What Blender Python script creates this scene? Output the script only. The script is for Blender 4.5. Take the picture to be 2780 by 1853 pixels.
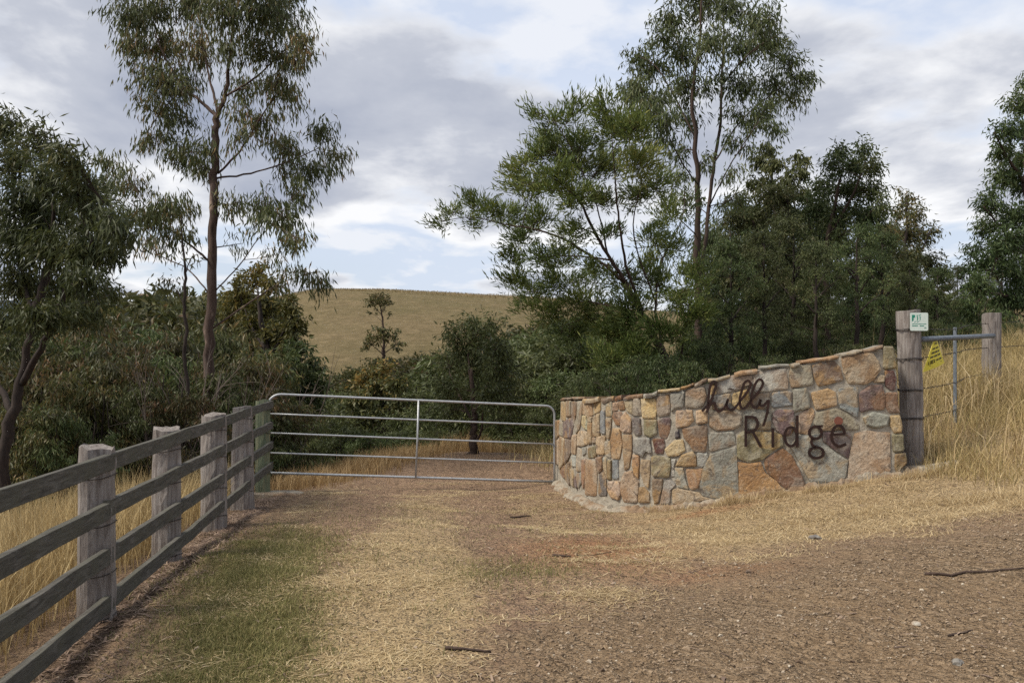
import bpy, bmesh, math, random
import numpy as np
from mathutils import Vector

scene = bpy.context.scene
for o in list(bpy.data.objects):
    bpy.data.objects.remove(o)
COL = scene.collection
R = math.radians
rng = np.random.default_rng(7)
random.seed(7)

# ------------------------------------------------------------------ camera
CAM_Z = 1.6
F_PX, CX, HZ = 2560.0, 1390.0, 979.0        # focal length, centre and horizon of the survey photo, in its pixels
cam_d = bpy.data.cameras.new('camera')
cam = bpy.data.objects.new('camera', cam_d); COL.objects.link(cam)
cam.location = (0, 0, CAM_Z); cam.rotation_euler = (R(90), 0, 0)
cam_d.sensor_width = 36.0; cam_d.lens = 36.0 * F_PX / 2780.0
cam_d.shift_y = (HZ - 926.5) / 2780.0
cam_d.clip_start = 0.05; cam_d.clip_end = 20000
scene.camera = cam

# ------------------------------------------------------------------ sky and sun
SUN_EL, SUN_AZ = 52.0, 250.0                # azimuth clockwise from +Y: from the left, a little behind the camera
sx, sy, sz = math.sin(R(SUN_AZ))*math.cos(R(SUN_EL)), math.cos(R(SUN_AZ))*math.cos(R(SUN_EL)), math.sin(R(SUN_EL))
sun_d = bpy.data.lights.new('sun', 'SUN'); sun = bpy.data.objects.new('sun', sun_d); COL.objects.link(sun)
sun.rotation_euler = Vector((sx, sy, sz)).to_track_quat('Z', 'Y').to_euler()
sun_d.energy = 3.2; sun_d.angle = R(16); sun_d.color = (1.0, 0.93, 0.81)

world = bpy.data.worlds.new('World'); scene.world = world; world.use_nodes = True
wt = world.node_tree; wn = wt.nodes; wl = wt.links; wn.clear()
def WN(t, **k):
    n = wn.new(t)
    for a, b in k.items(): setattr(n, a, b)
    return n
def wmath(op, a, b=None, clamp=False):
    n = WN('ShaderNodeMath', operation=op); n.use_clamp = clamp
    for i, v in enumerate((a, b)):
        if v is None: continue
        if isinstance(v, (int, float)): n.inputs[i].default_value = v
        else: wl.new(v, n.inputs[i])
    return n.outputs[0]
def wmix(f, a, b):
    n = WN('ShaderNodeMix', data_type='RGBA')
    if isinstance(f, (int, float)): n.inputs[0].default_value = f
    else: wl.new(f, n.inputs[0])
    for s, v in ((6, a), (7, b)):
        if isinstance(v, tuple): n.inputs[s].default_value = (*v, 1)
        else: wl.new(v, n.inputs[s])
    return n.outputs[2]
def wramp(f, stops):
    n = WN('ShaderNodeValToRGB'); e = n.color_ramp.elements
    while len(e) < len(stops): e.new(0.5)
    for i, (p, c) in enumerate(stops):
        e[i].position = p; e[i].color = (c, c, c, 1) if isinstance(c, (int, float)) else (*c, 1)
    wl.new(f, n.inputs[0]); return n.outputs[0]
SKY_STR = 0.1
sky = WN('ShaderNodeTexSky', sky_type='NISHITA'); sky.sun_disc = False
sky.sun_elevation = R(SUN_EL); sky.sun_rotation = R(SUN_AZ); sky.air_density = 1.0; sky.dust_density = 1.5
tc = WN('ShaderNodeTexCoord'); sep = WN('ShaderNodeSeparateXYZ'); wl.new(tc.outputs['Generated'], sep.inputs[0])
den = wmath('ADD', wmath('MAXIMUM', sep.outputs[2], 0.0), 0.16)
cmb = WN('ShaderNodeCombineXYZ')
wl.new(wmath('DIVIDE', sep.outputs[0], den), cmb.inputs[0]); wl.new(wmath('DIVIDE', sep.outputs[1], den), cmb.inputs[1])
def cloud_noise(scale, off, detail=7, rough=0.55, dist=0.25):
    m = WN('ShaderNodeMapping'); m.inputs['Location'].default_value = off; m.inputs['Scale'].default_value = scale
    wl.new(cmb.outputs[0], m.inputs[0])
    n = WN('ShaderNodeTexNoise'); n.inputs['Scale'].default_value = 1.0; n.inputs['Detail'].default_value = detail
    n.inputs['Roughness'].default_value = rough; n.inputs['Distortion'].default_value = dist
    wl.new(m.outputs[0], n.inputs[0]); return n.outputs[0]
CL_OFF = (21.62, 3.55, 0.0)
big = cloud_noise((0.95, 0.80, 1), CL_OFF, 9, 0.50, 0.15)          # heavy grey cloud
big_up = cloud_noise((0.95, 0.80, 1), (CL_OFF[0], CL_OFF[1]+0.20, CL_OFF[2]), 9, 0.50, 0.15)   # the same cloud sampled a little farther off, for its bright rim
fine = cloud_noise((2.6, 2.0, 1), (CL_OFF[0]+1.7, 8.4, 2.0), 9, 0.55, 0.2)    # broken small cloud
veil = cloud_noise((0.42, 0.3, 1), (9.1+CL_OFF[0], 3.3, 4.0), 4, 0.5, 0.3)    # thin high veil
K = 1.0 / SKY_STR
def kc(c, m=0.75): return tuple(v*K*m for v in c)
veil_f = wramp(veil, [(0.35, 0.55), (0.62, 0.92)])
s1 = wmix(veil_f, sky.outputs[0], kc((0.68, 0.75, 0.89)))
fine_f = wramp(fine, [(0.50, 0.0), (0.60, 0.7)])
s2 = wmix(fine_f, s1, kc((0.88, 0.89, 0.92)))
big_edge = wramp(big, [(0.47, 0.0), (0.52, 0.97)])
s3 = wmix(big_edge, s2, kc((0.93, 0.935, 0.95)))
shade = wmath('ADD', wmath('MULTIPLY', wmath('SUBTRACT', big, 0.5), 4.2), wmath('MULTIPLY', wmath('SUBTRACT', big_up, big), 2.2))
shade = wmath('ADD', shade, wmath('MULTIPLY', wmath('SUBTRACT', fine, 0.5), 1.5))
big_core = wramp(wmath('ADD', shade, 0.2, True), [(0.10, 0.0), (0.45, 0.62), (1.0, 0.95)])
s4 = wmix(wmath('MULTIPLY', big_core, big_edge), s3, kc((0.27, 0.315, 0.43)))
bg = WN('ShaderNodeBackground'); bg.inputs[1].default_value = SKY_STR
wl.new(s4, bg.inputs[0])
wo = WN('ShaderNodeOutputWorld'); wl.new(bg.outputs[0], wo.inputs[0])

scene.cycles.use_denoising = False
vs = scene.view_settings
vs.view_transform = 'Standard'; vs.look = 'None'; vs.exposure = 0.5; vs.gamma = 1.0; vs.use_curve_mapping = False

# ------------------------------------------------------------------ helpers
def at(px, py, d):
    """A point seen at photo pixel (px, py) at depth d metres."""
    return np.array(((px-CX)/F_PX*d, d, CAM_Z + (HZ-py)/F_PX*d))
def link(name, data, parent=None, mats=()):
    o = bpy.data.objects.new(name, data); COL.objects.link(o)
    if parent is not None: o.parent = parent
    if data is not None:
        for m in (mats if isinstance(mats, (list, tuple)) else [mats]): data.materials.append(m)
    return o
def tag(o, label, cat, group=None, kind=None):
    if label: o['label'] = label
    if cat: o['category'] = cat
    if group: o['group'] = group
    if kind: o['kind'] = kind
    return o
def empty(name, loc):
    o = bpy.data.objects.new(name, None); COL.objects.link(o); o.location = tuple(loc); o.empty_display_size = 0.2
    return o
def np_mesh(name, co, faces_idx, nper, tint=None, mat_idx=None, smooth=False):
    """faces_idx (M,nper) ints, all faces of the same size (or list of such blocks)."""
    me = bpy.data.meshes.new(name)
    co = np.asarray(co, dtype=np.float32)
    blocks = faces_idx if isinstance(faces_idx, list) else [faces_idx]
    loops = np.concatenate([b.ravel() for b in blocks]).astype(np.int32)
    totals = np.concatenate([np.full(len(b), b.shape[1], np.int32) for b in blocks])
    starts = np.concatenate(([0], np.cumsum(totals)[:-1])).astype(np.int32)
    me.vertices.add(len(co)); me.vertices.foreach_set('co', co.ravel())
    me.loops.add(len(loops)); me.loops.foreach_set('vertex_index', loops)
    me.polygons.add(len(totals)); me.polygons.foreach_set('loop_start', starts)
    if mat_idx is not None: me.polygons.foreach_set('material_index', np.asarray(mat_idx, np.int32))
    me.update(calc_edges=True)
    me.polygons.foreach_set('use_smooth', np.full(len(totals), bool(smooth)))
    if tint is not None:
        a = me.attributes.new('tint', 'FLOAT', 'POINT'); a.data.foreach_set('value', np.asarray(tint, np.float32))
    return me
def norm(v):
    return v/np.maximum(np.linalg.norm(v, axis=-1, keepdims=True), 1e-9)
def tubes(P, Rr, sides):
    """P (M,K,3) polylines, Rr (M,K) radii -> co, quads."""
    M, Kk, _ = P.shape
    T = np.empty_like(P); T[:, 1:-1] = P[:, 2:]-P[:, :-2]; T[:, 0] = P[:, 1]-P[:, 0]; T[:, -1] = P[:, -1]-P[:, -2]
    T = norm(T)
    G = norm(P[:, -1]-P[:, 0])[:, None, :]; ref = np.where(np.abs(G[..., 2:3]) < 0.75, np.array([0.05, 0.03, 1.0]), np.array([1.0, 0.2, 0]))
    U = norm(np.cross(T, ref)); V = np.cross(T, U)
    a = np.arange(sides)/sides*2*math.pi
    ring = P[:, :, None, :] + Rr[:, :, None, None]*(np.cos(a)[None, None, :, None]*U[:, :, None, :] + np.sin(a)[None, None, :, None]*V[:, :, None, :])
    co = ring.reshape(-1, 3)
    m = np.arange(M)[:, None, None]; k = np.arange(Kk-1)[None, :, None]; s = np.arange(sides)[None, None, :]
    b = (m*Kk + k)*sides; s2 = (s+1) % sides
    q = np.stack([b+s, b+s2, b+sides+s2, b+sides+s], -1).reshape(-1, 4)
    return co, q
def tube_mesh(name, pts, radii, sides=8, wob=0.0):
    pts = np.asarray(pts, float); radii = np.asarray(radii, float)
    co, q = tubes(pts[None], radii[None], sides)
    if wob:
        co = co + rng.normal(0, 1, co.shape)*np.repeat(radii, sides)[:, None]*wob
    n = len(pts)
    me = np_mesh(name, co, [q, np.arange(sides)[::-1][None, :], (np.arange(sides)+(n-1)*sides)[None, :]], 4, smooth=True)
    return me
def catmull(pts, per=6):
    pts = np.asarray(pts, float); n = len(pts)
    if n < 3:
        t = np.linspace(0, 1, per+1)[:, None]; return pts[0]*(1-t)+pts[1]*t
    e = np.vstack([2*pts[0]-pts[1], pts, 2*pts[-1]-pts[-2]]); out = []
    for i in range(n-1):
        p0, p1, p2, p3 = e[i], e[i+1], e[i+2], e[i+3]
        for t in np.arange(per)/per:
            out.append(0.5*((2*p1)+(-p0+p2)*t+(2*p0-5*p1+4*p2-p3)*t*t+(-p0+3*p1-3*p2+p3)*t**3))
    out.append(pts[-1]); return np.array(out)
def box_mesh(name, sx_, sy_, sz_, bevel=0.0, seg=1):
    bm = bmesh.new(); bmesh.ops.create_cube(bm, size=1)
    for v in bm.verts: v.co = (v.co.x*sx_, v.co.y*sy_, v.co.z*sz_)
    if bevel: bmesh.ops.bevel(bm, geom=bm.edges[:], offset=bevel, segments=seg, affect='EDGES')
    me = bpy.data.meshes.new(name); bm.to_mesh(me); bm.free(); return me
def smooth01(a, b, x):
    t = np.clip((x-a)/(b-a), 0, 1); return t*t*(3-2*t)
def vnoise(x, y, seed=0):
    """smooth value noise, vectorised"""
    x = np.asarray(x, float); y = np.asarray(y, float)
    xi = np.floor(x).astype(np.int64); yi = np.floor(y).astype(np.int64); fx = x-xi; fy = y-yi
    fx = fx*fx*(3-2*fx); fy = fy*fy*(3-2*fy)
    def h(a, b):
        n = (a*374761393 + b*668265263 + seed*982451653) & 0x7fffffff
        n = ((n ^ (n >> 13))*1274126177) & 0x7fffffff
        return (n ^ (n >> 16)) % 65536/65536.0
    return (h(xi, yi)*(1-fx)+h(xi+1, yi)*fx)*(1-fy)+(h(xi, yi+1)*(1-fx)+h(xi+1, yi+1)*fx)*fy

# ------------------------------------------------------------------ materials
class Mat:
    def __init__(s, name):
        s.m = bpy.data.materials.new(name); s.m.use_nodes = True; s.t = s.m.node_tree; s.t.nodes.clear()
        s.out = s.N('ShaderNodeOutputMaterial')
    def N(s, t, **k):
        n = s.t.nodes.new(t)
        for a, b in k.items(): setattr(n, a, b)
        return n
    def L(s, a, b): s.t.links.new(a, b)
    def setin(s, inp, v):
        if isinstance(v, (int, float)): inp.default_value = v
        elif isinstance(v, tuple): inp.default_value = (*v, 1) if len(v) == 3 and inp.type == 'RGBA' else v
        else: s.L(v, inp)
    def coord(s, kind='Object', scale=(1, 1, 1), off=None):
        tcn = s.N('ShaderNodeTexCoord'); m = s.N('ShaderNodeMapping'); m.inputs['Scale'].default_value = scale
        if off is not None: s.L(off, m.inputs['Location'])
        s.L(tcn.outputs[kind], m.inputs[0]); return m.outputs[0]
    def noise(s, vec, scale, detail=5, rough=0.55, dist=0.0):
        n = s.N('ShaderNodeTexNoise'); s.L(vec, n.inputs[0]); n.inputs['Scale'].default_value = scale
        n.inputs['Detail'].default_value = detail; n.inputs['Roughness'].default_value = rough; n.inputs['Distortion'].default_value = dist
        return n.outputs[0]
    def voro(s, vec, scale, out='Distance', feature='F1'):
        n = s.N('ShaderNodeTexVoronoi', feature=feature); s.L(vec, n.inputs[0]); n.inputs['Scale'].default_value = scale
        return n.outputs[out]
    def ramp(s, f, stops):
        n = s.N('ShaderNodeValToRGB'); e = n.color_ramp.elements
        while len(e) < len(stops): e.new(0.5)
        for i, (p, c) in enumerate(stops):
            e[i].position = p; e[i].color = (c, c, c, 1) if isinstance(c, (int, float)) else (*c, 1)
        s.L(f, n.inputs[0]); return n.outputs[0]
    def mix(s, f, a, b, blend='MIX'):
        n = s.N('ShaderNodeMix', data_type='RGBA', blend_type=blend); s.setin(n.inputs[0], f); s.setin(n.inputs[6], a); s.setin(n.inputs[7], b)
        return n.outputs[2]
    def math(s, op, a, b=0.0, clamp=False):
        n = s.N('ShaderNodeMath', operation=op); n.use_clamp = clamp; s.setin(n.inputs[0], a); s.setin(n.inputs[1], b); return n.outputs[0]
    def attr(s, name, out='Fac'):
        n = s.N('ShaderNodeAttribute'); n.attribute_name = name; return n.outputs[out]
    def bump(s, h, strength=0.5, dist=0.02, nrm=None):
        n = s.N('ShaderNodeBump'); n.inputs['Strength'].default_value = strength; n.inputs['Distance'].default_value = dist
        s.L(h, n.inputs['Height'])
        if nrm is not None: s.L(nrm, n.inputs['Normal'])
        return n.outputs[0]
    def bsdf(s, col, rough=0.8, metal=0.0, nrm=None, spec=0.3):
        b = s.N('ShaderNodeBsdfPrincipled'); s.setin(b.inputs['Base Color'], col); s.setin(b.inputs['Roughness'], rough)
        s.setin(b.inputs['Metallic'], metal); b.inputs['Specular IOR Level'].default_value = spec
        if nrm is not None: s.L(nrm, b.inputs['Normal'])
        s.L(b.outputs[0], s.out.inputs[0]); return b
def objrand(M): return M.N('ShaderNodeObjectInfo').outputs['Random']

def leaf_mat(name, c0, c1, c2, trans=0.34, rough=0.5):
    M = Mat(name); c0, c1, c2 = [tuple(v*g for v, g in zip(c, (1.38, 1.28, 0.98))) for c in (c0, c1, c2)]
    col = M.ramp(M.attr('tint'), [(0.0, c0), (0.55, c1), (1.0, c2)])
    hs = M.N('ShaderNodeHueSaturation'); M.L(col, hs.inputs['Color'])
    r = objrand(M)
    M.L(M.math('ADD', M.math('MULTIPLY', r, 0.04), 0.48), hs.inputs['Hue'])
    M.L(M.math('ADD', M.math('MULTIPLY', r, 0.35), 0.83), hs.inputs['Value'])
    b = M.bsdf(hs.outputs[0], rough, spec=0.32)
    tr = M.N('ShaderNodeBsdfTranslucent'); M.L(hs.outputs[0], tr.inputs[0])
    mx = M.N('ShaderNodeMixShader'); mx.inputs[0].default_value = trans
    M.L(b.outputs[0], mx.inputs[1]); M.L(tr.outputs[0], mx.inputs[2]); M.L(mx.outputs[0], M.out.inputs[0])
    return M.m
def bark_mat(name, c0, c1, c2=None):
    M = Mat(name); v = M.coord('Object', (9, 9, 1.3))
    n = M.noise(v, 1.6, 6, 0.65, 0.4); col = M.ramp(n, [(0.3, c0), (0.7, c1)])
    if c2:
        n2 = M.noise(M.coord('Object', (3, 3, 1.2)), 1.3, 3)
        col = M.mix(M.ramp(n2, [(0.60, 0.0), (0.68, 0.9)]), col, c2)
    M.bsdf(col, 0.9, nrm=M.bump(n, 0.6, 0.02)); return M.m
M_LEAF_GUM = leaf_mat('gum_leaf', (0.040, 0.058, 0.026), (0.075, 0.100, 0.045), (0.125, 0.125, 0.065))
M_LEAF_GUM_BRONZE = leaf_mat('gum_leaf_bronze', (0.045, 0.058, 0.028), (0.085, 0.098, 0.048), (0.17, 0.105, 0.065))
M_LEAF_DARK = leaf_mat('dark_gum_leaf', (0.030, 0.046, 0.020), (0.058, 0.080, 0.034), (0.105, 0.115, 0.052))
M_LEAF_WATTLE = leaf_mat('wattle_leaf', (0.050, 0.076, 0.026), (0.100, 0.132, 0.046), (0.19, 0.20, 0.075))
M_LEAF_OLIVE = leaf_mat('olive_leaf', (0.050, 0.058, 0.018), (0.105, 0.105, 0.032), (0.19, 0.15, 0.045))
M_LEAF_RUST = leaf_mat('rust_tip_leaf', (0.042, 0.052, 0.024), (0.080, 0.076, 0.034), (0.19, 0.11, 0.045))
M_LEAF_SCRUB = leaf_mat('scrub_leaf', (0.038, 0.045, 0.020), (0.072, 0.074, 0.033), (0.135, 0.085, 0.048))
M_LEAF_FRESH = leaf_mat('fresh_leaf', (0.042, 0.056, 0.024), (0.070, 0.092, 0.038), (0.125, 0.140, 0.065))
M_BARK = bark_mat('gum_bark', (0.026, 0.017, 0.013), (0.085, 0.056, 0.043))
M_BARK_PALE = bark_mat('peeling_bark', (0.045, 0.028, 0.022), (0.12, 0.082, 0.066), (0.30, 0.22, 0.17))
M_BARK_DARK = bark_mat('dark_bark', (0.018, 0.013, 0.011), (0.055, 0.040, 0.033))
M_TWIG_DRY = bark_mat('dry_twig', (0.085, 0.065, 0.055), (0.18, 0.145, 0.12))

def grass_mat(name, c0, c1, c2, trans=0.3):
    M = Mat(name); col = M.ramp(M.attr('tint'), [(0.0, c0), (0.5, c1), (1.0, c2)])
    b = M.bsdf(col, 0.75, spec=0.2)
    tr = M.N('ShaderNodeBsdfTranslucent'); M.L(col, tr.inputs[0])
    mx = M.N('ShaderNodeMixShader'); mx.inputs[0].default_value = trans
    M.L(b.outputs[0], mx.inputs[1]); M.L(tr.outputs[0], mx.inputs[2]); M.L(mx.outputs[0], M.out.inputs[0]); return M.m
M_GRASS_GOLD = grass_mat('golden_grass', (0.23, 0.155, 0.07), (0.44, 0.325, 0.155), (0.60, 0.48, 0.27))
M_GRASS_BANK = grass_mat('bank_grass', (0.16, 0.15, 0.055), (0.43, 0.325, 0.15), (0.66, 0.53, 0.31))
M_GRASS_STRAW = grass_mat('straw', (0.25, 0.17, 0.085), (0.45, 0.335, 0.18), (0.66, 0.54, 0.34))
M_GRASS_GREEN = grass_mat('short_green_grass', (0.095, 0.10, 0.034), (0.20, 0.185, 0.07), (0.44, 0.36, 0.18))
M_LITTER = grass_mat('leaf_litter', (0.10, 0.066, 0.05), (0.20, 0.14, 0.105), (0.38, 0.28, 0.20), 0.1)
M_GRASS_HILL = grass_mat('hill_crest_grass', (0.13, 0.10, 0.045), (0.22, 0.165, 0.08), (0.36, 0.28, 0.16))
M_GRASS_RED = grass_mat('russet_grass', (0.18, 0.105, 0.045), (0.38, 0.255, 0.12), (0.55, 0.42, 0.24))

# ground: colours by zone, broken up with noise
def ground_mat():
    M = Mat('ground_soil'); v = M.coord('Object')
    zr = M.N('ShaderNodeSeparateColor'); M.L(M.attr('zone', 'Color'), zr.inputs[0])
    zs = M.N('ShaderNodeSeparateColor'); M.L(M.attr('zone_b', 'Color'), zs.inputs[0])
    n1 = M.noise(v, 1.3, 7, 0.62); n2 = M.noise(v, 9, 6, 0.7); n3 = M.noise(v, 55, 5, 0.75)
    vo = M.voro(v, 38, 'Color'); vd = M.voro(v, 38)
    dirt = M.mix(M.ramp(n2, [(0.32, 0), (0.68, 1)]), (0.215, 0.14, 0.092), (0.43, 0.295, 0.195))
    dirt = M.mix(M.ramp(n3, [(0.40, 0), (0.62, 1)]), M.mix(0.4, dirt, (0.09, 0.055, 0.036)), dirt)
    def masked(z, sharp=0.16, nn=n2):
        return M.math('ADD', M.math('MULTIPLY', M.math('SUBTRACT', M.math('ADD', z, M.math('MULTIPLY', M.math('SUBTRACT', nn, 0.5), 1.1)), 0.5), 1/sharp*0.5), 0.5, True)
    straw = M.mix(M.ramp(n3, [(0.35, 0), (0.65, 1)]), (0.25, 0.17, 0.09), (0.54, 0.41, 0.24))
    c = M.mix(masked(zs.outputs[0], 0.3), dirt, straw)
    green = M.mix(M.ramp(n3, [(0.35, 0), (0.65, 1)]), (0.10, 0.088, 0.034), (0.23, 0.19, 0.08))
    c = M.mix(masked(zr.outputs[0], 0.3), c, green)
    red = M.mix(n2, (0.22, 0.105, 0.055), (0.40, 0.205, 0.105))
    c = M.mix(M.math('MULTIPLY', masked(zr.outputs[2], 0.4), 0.8), c, red)
    grav = M.mix(M.ramp(vo, [(0.25, 0), (0.8, 1)]), (0.17, 0.117, 0.071), (0.325, 0.235, 0.15))
    grav = M.mix(M.ramp(n1, [(0.35, 0), (0.65, 0.55)]), grav, (0.255, 0.172, 0.10))
    grav = M.mix(M.ramp(n3, [(0.60, 0), (0.74, 0.4)]), grav, (0.33, 0.27, 0.21))
    c = M.mix(masked(zr.outputs[1], 0.34), c, grav)
    litter = M.mix(n2, (0.065, 0.045, 0.034), (0.16, 0.11, 0.078))
    c = M.mix(masked(zs.outputs[1], 0.3), c, litter)
    vh = M.coord('Object', (1, 1, 1))
    h1 = M.noise(vh, 0.045, 6, 0.65); h2 = M.noise(vh, 0.5, 7, 0.78)
    hill = M.mix(M.ramp(h1, [(0.35, 0), (0.65, 1)]), (0.140, 0.114, 0.054), (0.185, 0.138, 0.074))
    hill = M.mix(M.ramp(h2, [(0.36, 0.75), (0.52, 0.0)]), hill, (0.105, 0.080, 0.036))
    hill = M.mix(M.ramp(h2, [(0.54, 0.0), (0.68, 0.7)]), hill, (0.285, 0.215, 0.120))
    c = M.mix(zs.outputs[2], c, hill)
    hgt = M.math('ADD', M.math('MULTIPLY', n3, 0.5), M.math('ADD', n2, M.math('MULTIPLY', vd, -0.35)))
    nr = M.bump(hgt, 0.9, 0.035)
    nr = M.bump(h2, 0.8, 1.0, nr)
    M.bsdf(c, 0.95, nrm=nr, spec=0.1); return M.m
M_GROUND = ground_mat()
def stone_mat():
    M = Mat('field_stone'); oi = M.N('ShaderNodeObjectInfo'); r = oi.outputs['Random']
    tcn = M.N('ShaderNodeTexCoord'); add = M.N('ShaderNodeVectorMath', operation='ADD'); M.L(tcn.outputs['Object'], add.inputs[0])
    cb = M.N('ShaderNodeCombineXYZ'); M.L(M.math('MULTIPLY', r, 37.0), cb.inputs[0]); M.L(M.math('MULTIPLY', r, 91.0), cb.inputs[2])
    M.L(cb.outputs[0], add.inputs[1]); v = add.outputs[0]
    n1 = M.noise(v, 5.5, 5, 0.6, 0.7); n2 = M.noise(v, 24, 6, 0.7); n3 = M.noise(v, 2.6, 3, 0.5, 0.5)
    base = oi.outputs['Color']
    c = M.mix(M.ramp(n2, [(0.30, 0.5), (0.60, 0.0)]), base, M.mix(0.6, base, (0.06, 0.045, 0.035)))
    c = M.mix(M.ramp(n1, [(0.48, 0.0), (0.60, 0.65)]), c, M.mix(0.5, (0.44, 0.41, 0.34), base))
    fac = M.math('MULTIPLY', M.ramp(n3, [(0.47, 0.0), (0.57, 0.85)]), M.math('GREATER_THAN', r, 0.5))
    c = M.mix(fac, c, M.mix(0.3, (0.25, 0.135, 0.06), base))
    n4 = M.noise(v, 3.6, 4, 0.55, 0.9)
    fac = M.math('MULTIPLY', M.ramp(n4, [(0.51, 0.0), (0.60, 0.8)]), M.math('LESS_THAN', r, 0.5))
    c = M.mix(fac, c, M.mix(0.45, (0.43, 0.26, 0.095), base))
    dk = M.ramp(M.noise(v, 9, 5, 0.65, 1.5), [(0.54, 0.0), (0.66, 0.75)])
    c = M.mix(dk, c, (0.095, 0.070, 0.058))
    c = M.mix(M.ramp(M.noise(v, 40, 4, 0.7), [(0.56, 0.0), (0.70, 0.5)]), c, (0.42, 0.38, 0.31))
    h = M.math('ADD', n2, M.math('MULTIPLY', n1, 1.5))
    M.bsdf(c, 0.85, nrm=M.bump(h, 0.7, 0.03), spec=0.25); return M.m
M_STONE = stone_mat()
def simple_noise_mat(name, c0, c1, scale=8, rough=0.85, bumps=0.5, dist=0.02, vec=(1, 1, 1), metal=0.0, spec=0.3, detail=6):
    M = Mat(name); v = M.coord('Object', vec); n = M.noise(v, scale, detail, 0.65, 0.2)
    M.bsdf(M.ramp(n, [(0.3, c0), (0.7, c1)]), rough, metal, M.bump(n, bumps, dist) if bumps else None, spec); return M.m
M_MORTAR = simple_noise_mat('mortar', (0.23, 0.205, 0.165), (0.43, 0.39, 0.32), 14, 0.95, 0.8, 0.03)
def concrete_mat():
    M = Mat('rough_concrete'); v = M.coord('Object'); n = M.noise(v, 9, 7, 0.7, 0.3); n2 = M.noise(v, 2.2, 5, 0.65, 0.4)
    c = M.ramp(n, [(0.3, (0.22, 0.185, 0.14)), (0.7, (0.46, 0.41, 0.33))])
    c = M.mix(M.ramp(n2, [(0.44, 0.0), (0.58, 0.85)]), c, (0.25, 0.16, 0.095))
    M.bsdf(c, 0.95, nrm=M.bump(n, 1.0, 0.05), spec=0.1); return M.m
M_CONCRETE = concrete_mat()
M_RUST = simple_noise_mat('rusted_steel', (0.010, 0.005, 0.004), (0.034, 0.013, 0.009), 22, 0.75, 0.3, 0.004, spec=0.3)
M_RUST_DOT = simple_noise_mat('red_rust_disc', (0.13, 0.045, 0.030), (0.20, 0.075, 0.050), 18, 0.8, 0.2, 0.004)
M_GALV = simple_noise_mat('galvanised_steel', (0.33, 0.34, 0.35), (0.50, 0.51, 0.52), 30, 0.5, 0.0, metal=0.5)
M_GALV_OLD = simple_noise_mat('dull_galvanised_pipe', (0.10, 0.115, 0.135), (0.21, 0.235, 0.265), 25, 0.55, 0.1, 0.003, metal=0.4)
M_WIRE = simple_noise_mat('rusty_wire', (0.02, 0.018, 0.017), (0.055, 0.045, 0.042), 30, 0.7, 0.0, metal=0.3)
def timber_mat(name, c0, c1, c2, axis_scale, streak, moss=None):
    M = Mat(name); r = objrand(M); cb = M.N('ShaderNodeCombineXYZ'); M.L(M.math('MULTIPLY', r, 23.0), cb.inputs[0]); M.L(M.math('MULTIPLY', r, 11.0), cb.inputs[2])
    v = M.coord('Object', axis_scale, cb.outputs[0])
    n = M.noise(v, 3.0, 8, 0.7, 0.6); n2 = M.noise(M.coord('Object', (1, 1, 1), cb.outputs[0]), 4, 5, 0.6)
    c = M.ramp(n, [(0.28, c0), (0.46, c1), (0.72, c2)])
    c = M.mix(M.ramp(n2, [(0.4, 0.0), (0.7, 0.4)]), c, c0)
    if moss: c = M.mix(M.ramp(n2, [(0.42, 0.0), (0.62, 0.65)]), c, moss)
    M.bsdf(c, 0.9, nrm=M.bump(n, 0.8, streak), spec=0.2); return M.m
M_POST = timber_mat('weathered_post_timber', (0.075, 0.060, 0.052), (0.22, 0.19, 0.172), (0.40, 0.372, 0.345), (14, 14, 1.1), 0.02)
M_RAIL = timber_mat('mossy_rail_timber', (0.032, 0.029, 0.025), (0.078, 0.072, 0.062), (0.17, 0.16, 0.14), (12, 0.8, 14), 0.012, (0.095, 0.092, 0.070))
M_POST_GREEN = timber_mat('treated_green_pine', (0.075, 0.085, 0.055), (0.155, 0.185, 0.12), (0.30, 0.26, 0.16), (11, 11, 0.7), 0.012)
M_SIGN_WHITE = simple_noise_mat('pale_mint_enamel', (0.56, 0.66, 0.60), (0.68, 0.76, 0.70), 9, 0.45, 0.0)
M_SIGN_GREEN = simple_noise_mat('teal_print', (0.01, 0.19, 0.13), (0.02, 0.25, 0.17), 20, 0.5, 0.0)
M_SIGN_YELLOW = simple_noise_mat('yellow_sign_plastic', (0.60, 0.50, 0.035), (0.72, 0.61, 0.06), 6, 0.5, 0.0)
M_SIGN_INK = simple_noise_mat('dark_sign_print', (0.06, 0.05, 0.02), (0.09, 0.075, 0.025), 20, 0.6, 0.0)
M_PEBBLE = None
def pebble_mat():
    M = Mat('pebble_stone'); c = M.ramp(M.attr('tint'), [(0.0, (0.11, 0.075, 0.05)), (0.5, (0.235, 0.17, 0.11)), (0.9, (0.32, 0.25, 0.18)), (1.0, (0.42, 0.36, 0.28))])
    M.bsdf(c, 0.9, spec=0.2); return M.m
M_PEBBLE = pebble_mat()

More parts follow.
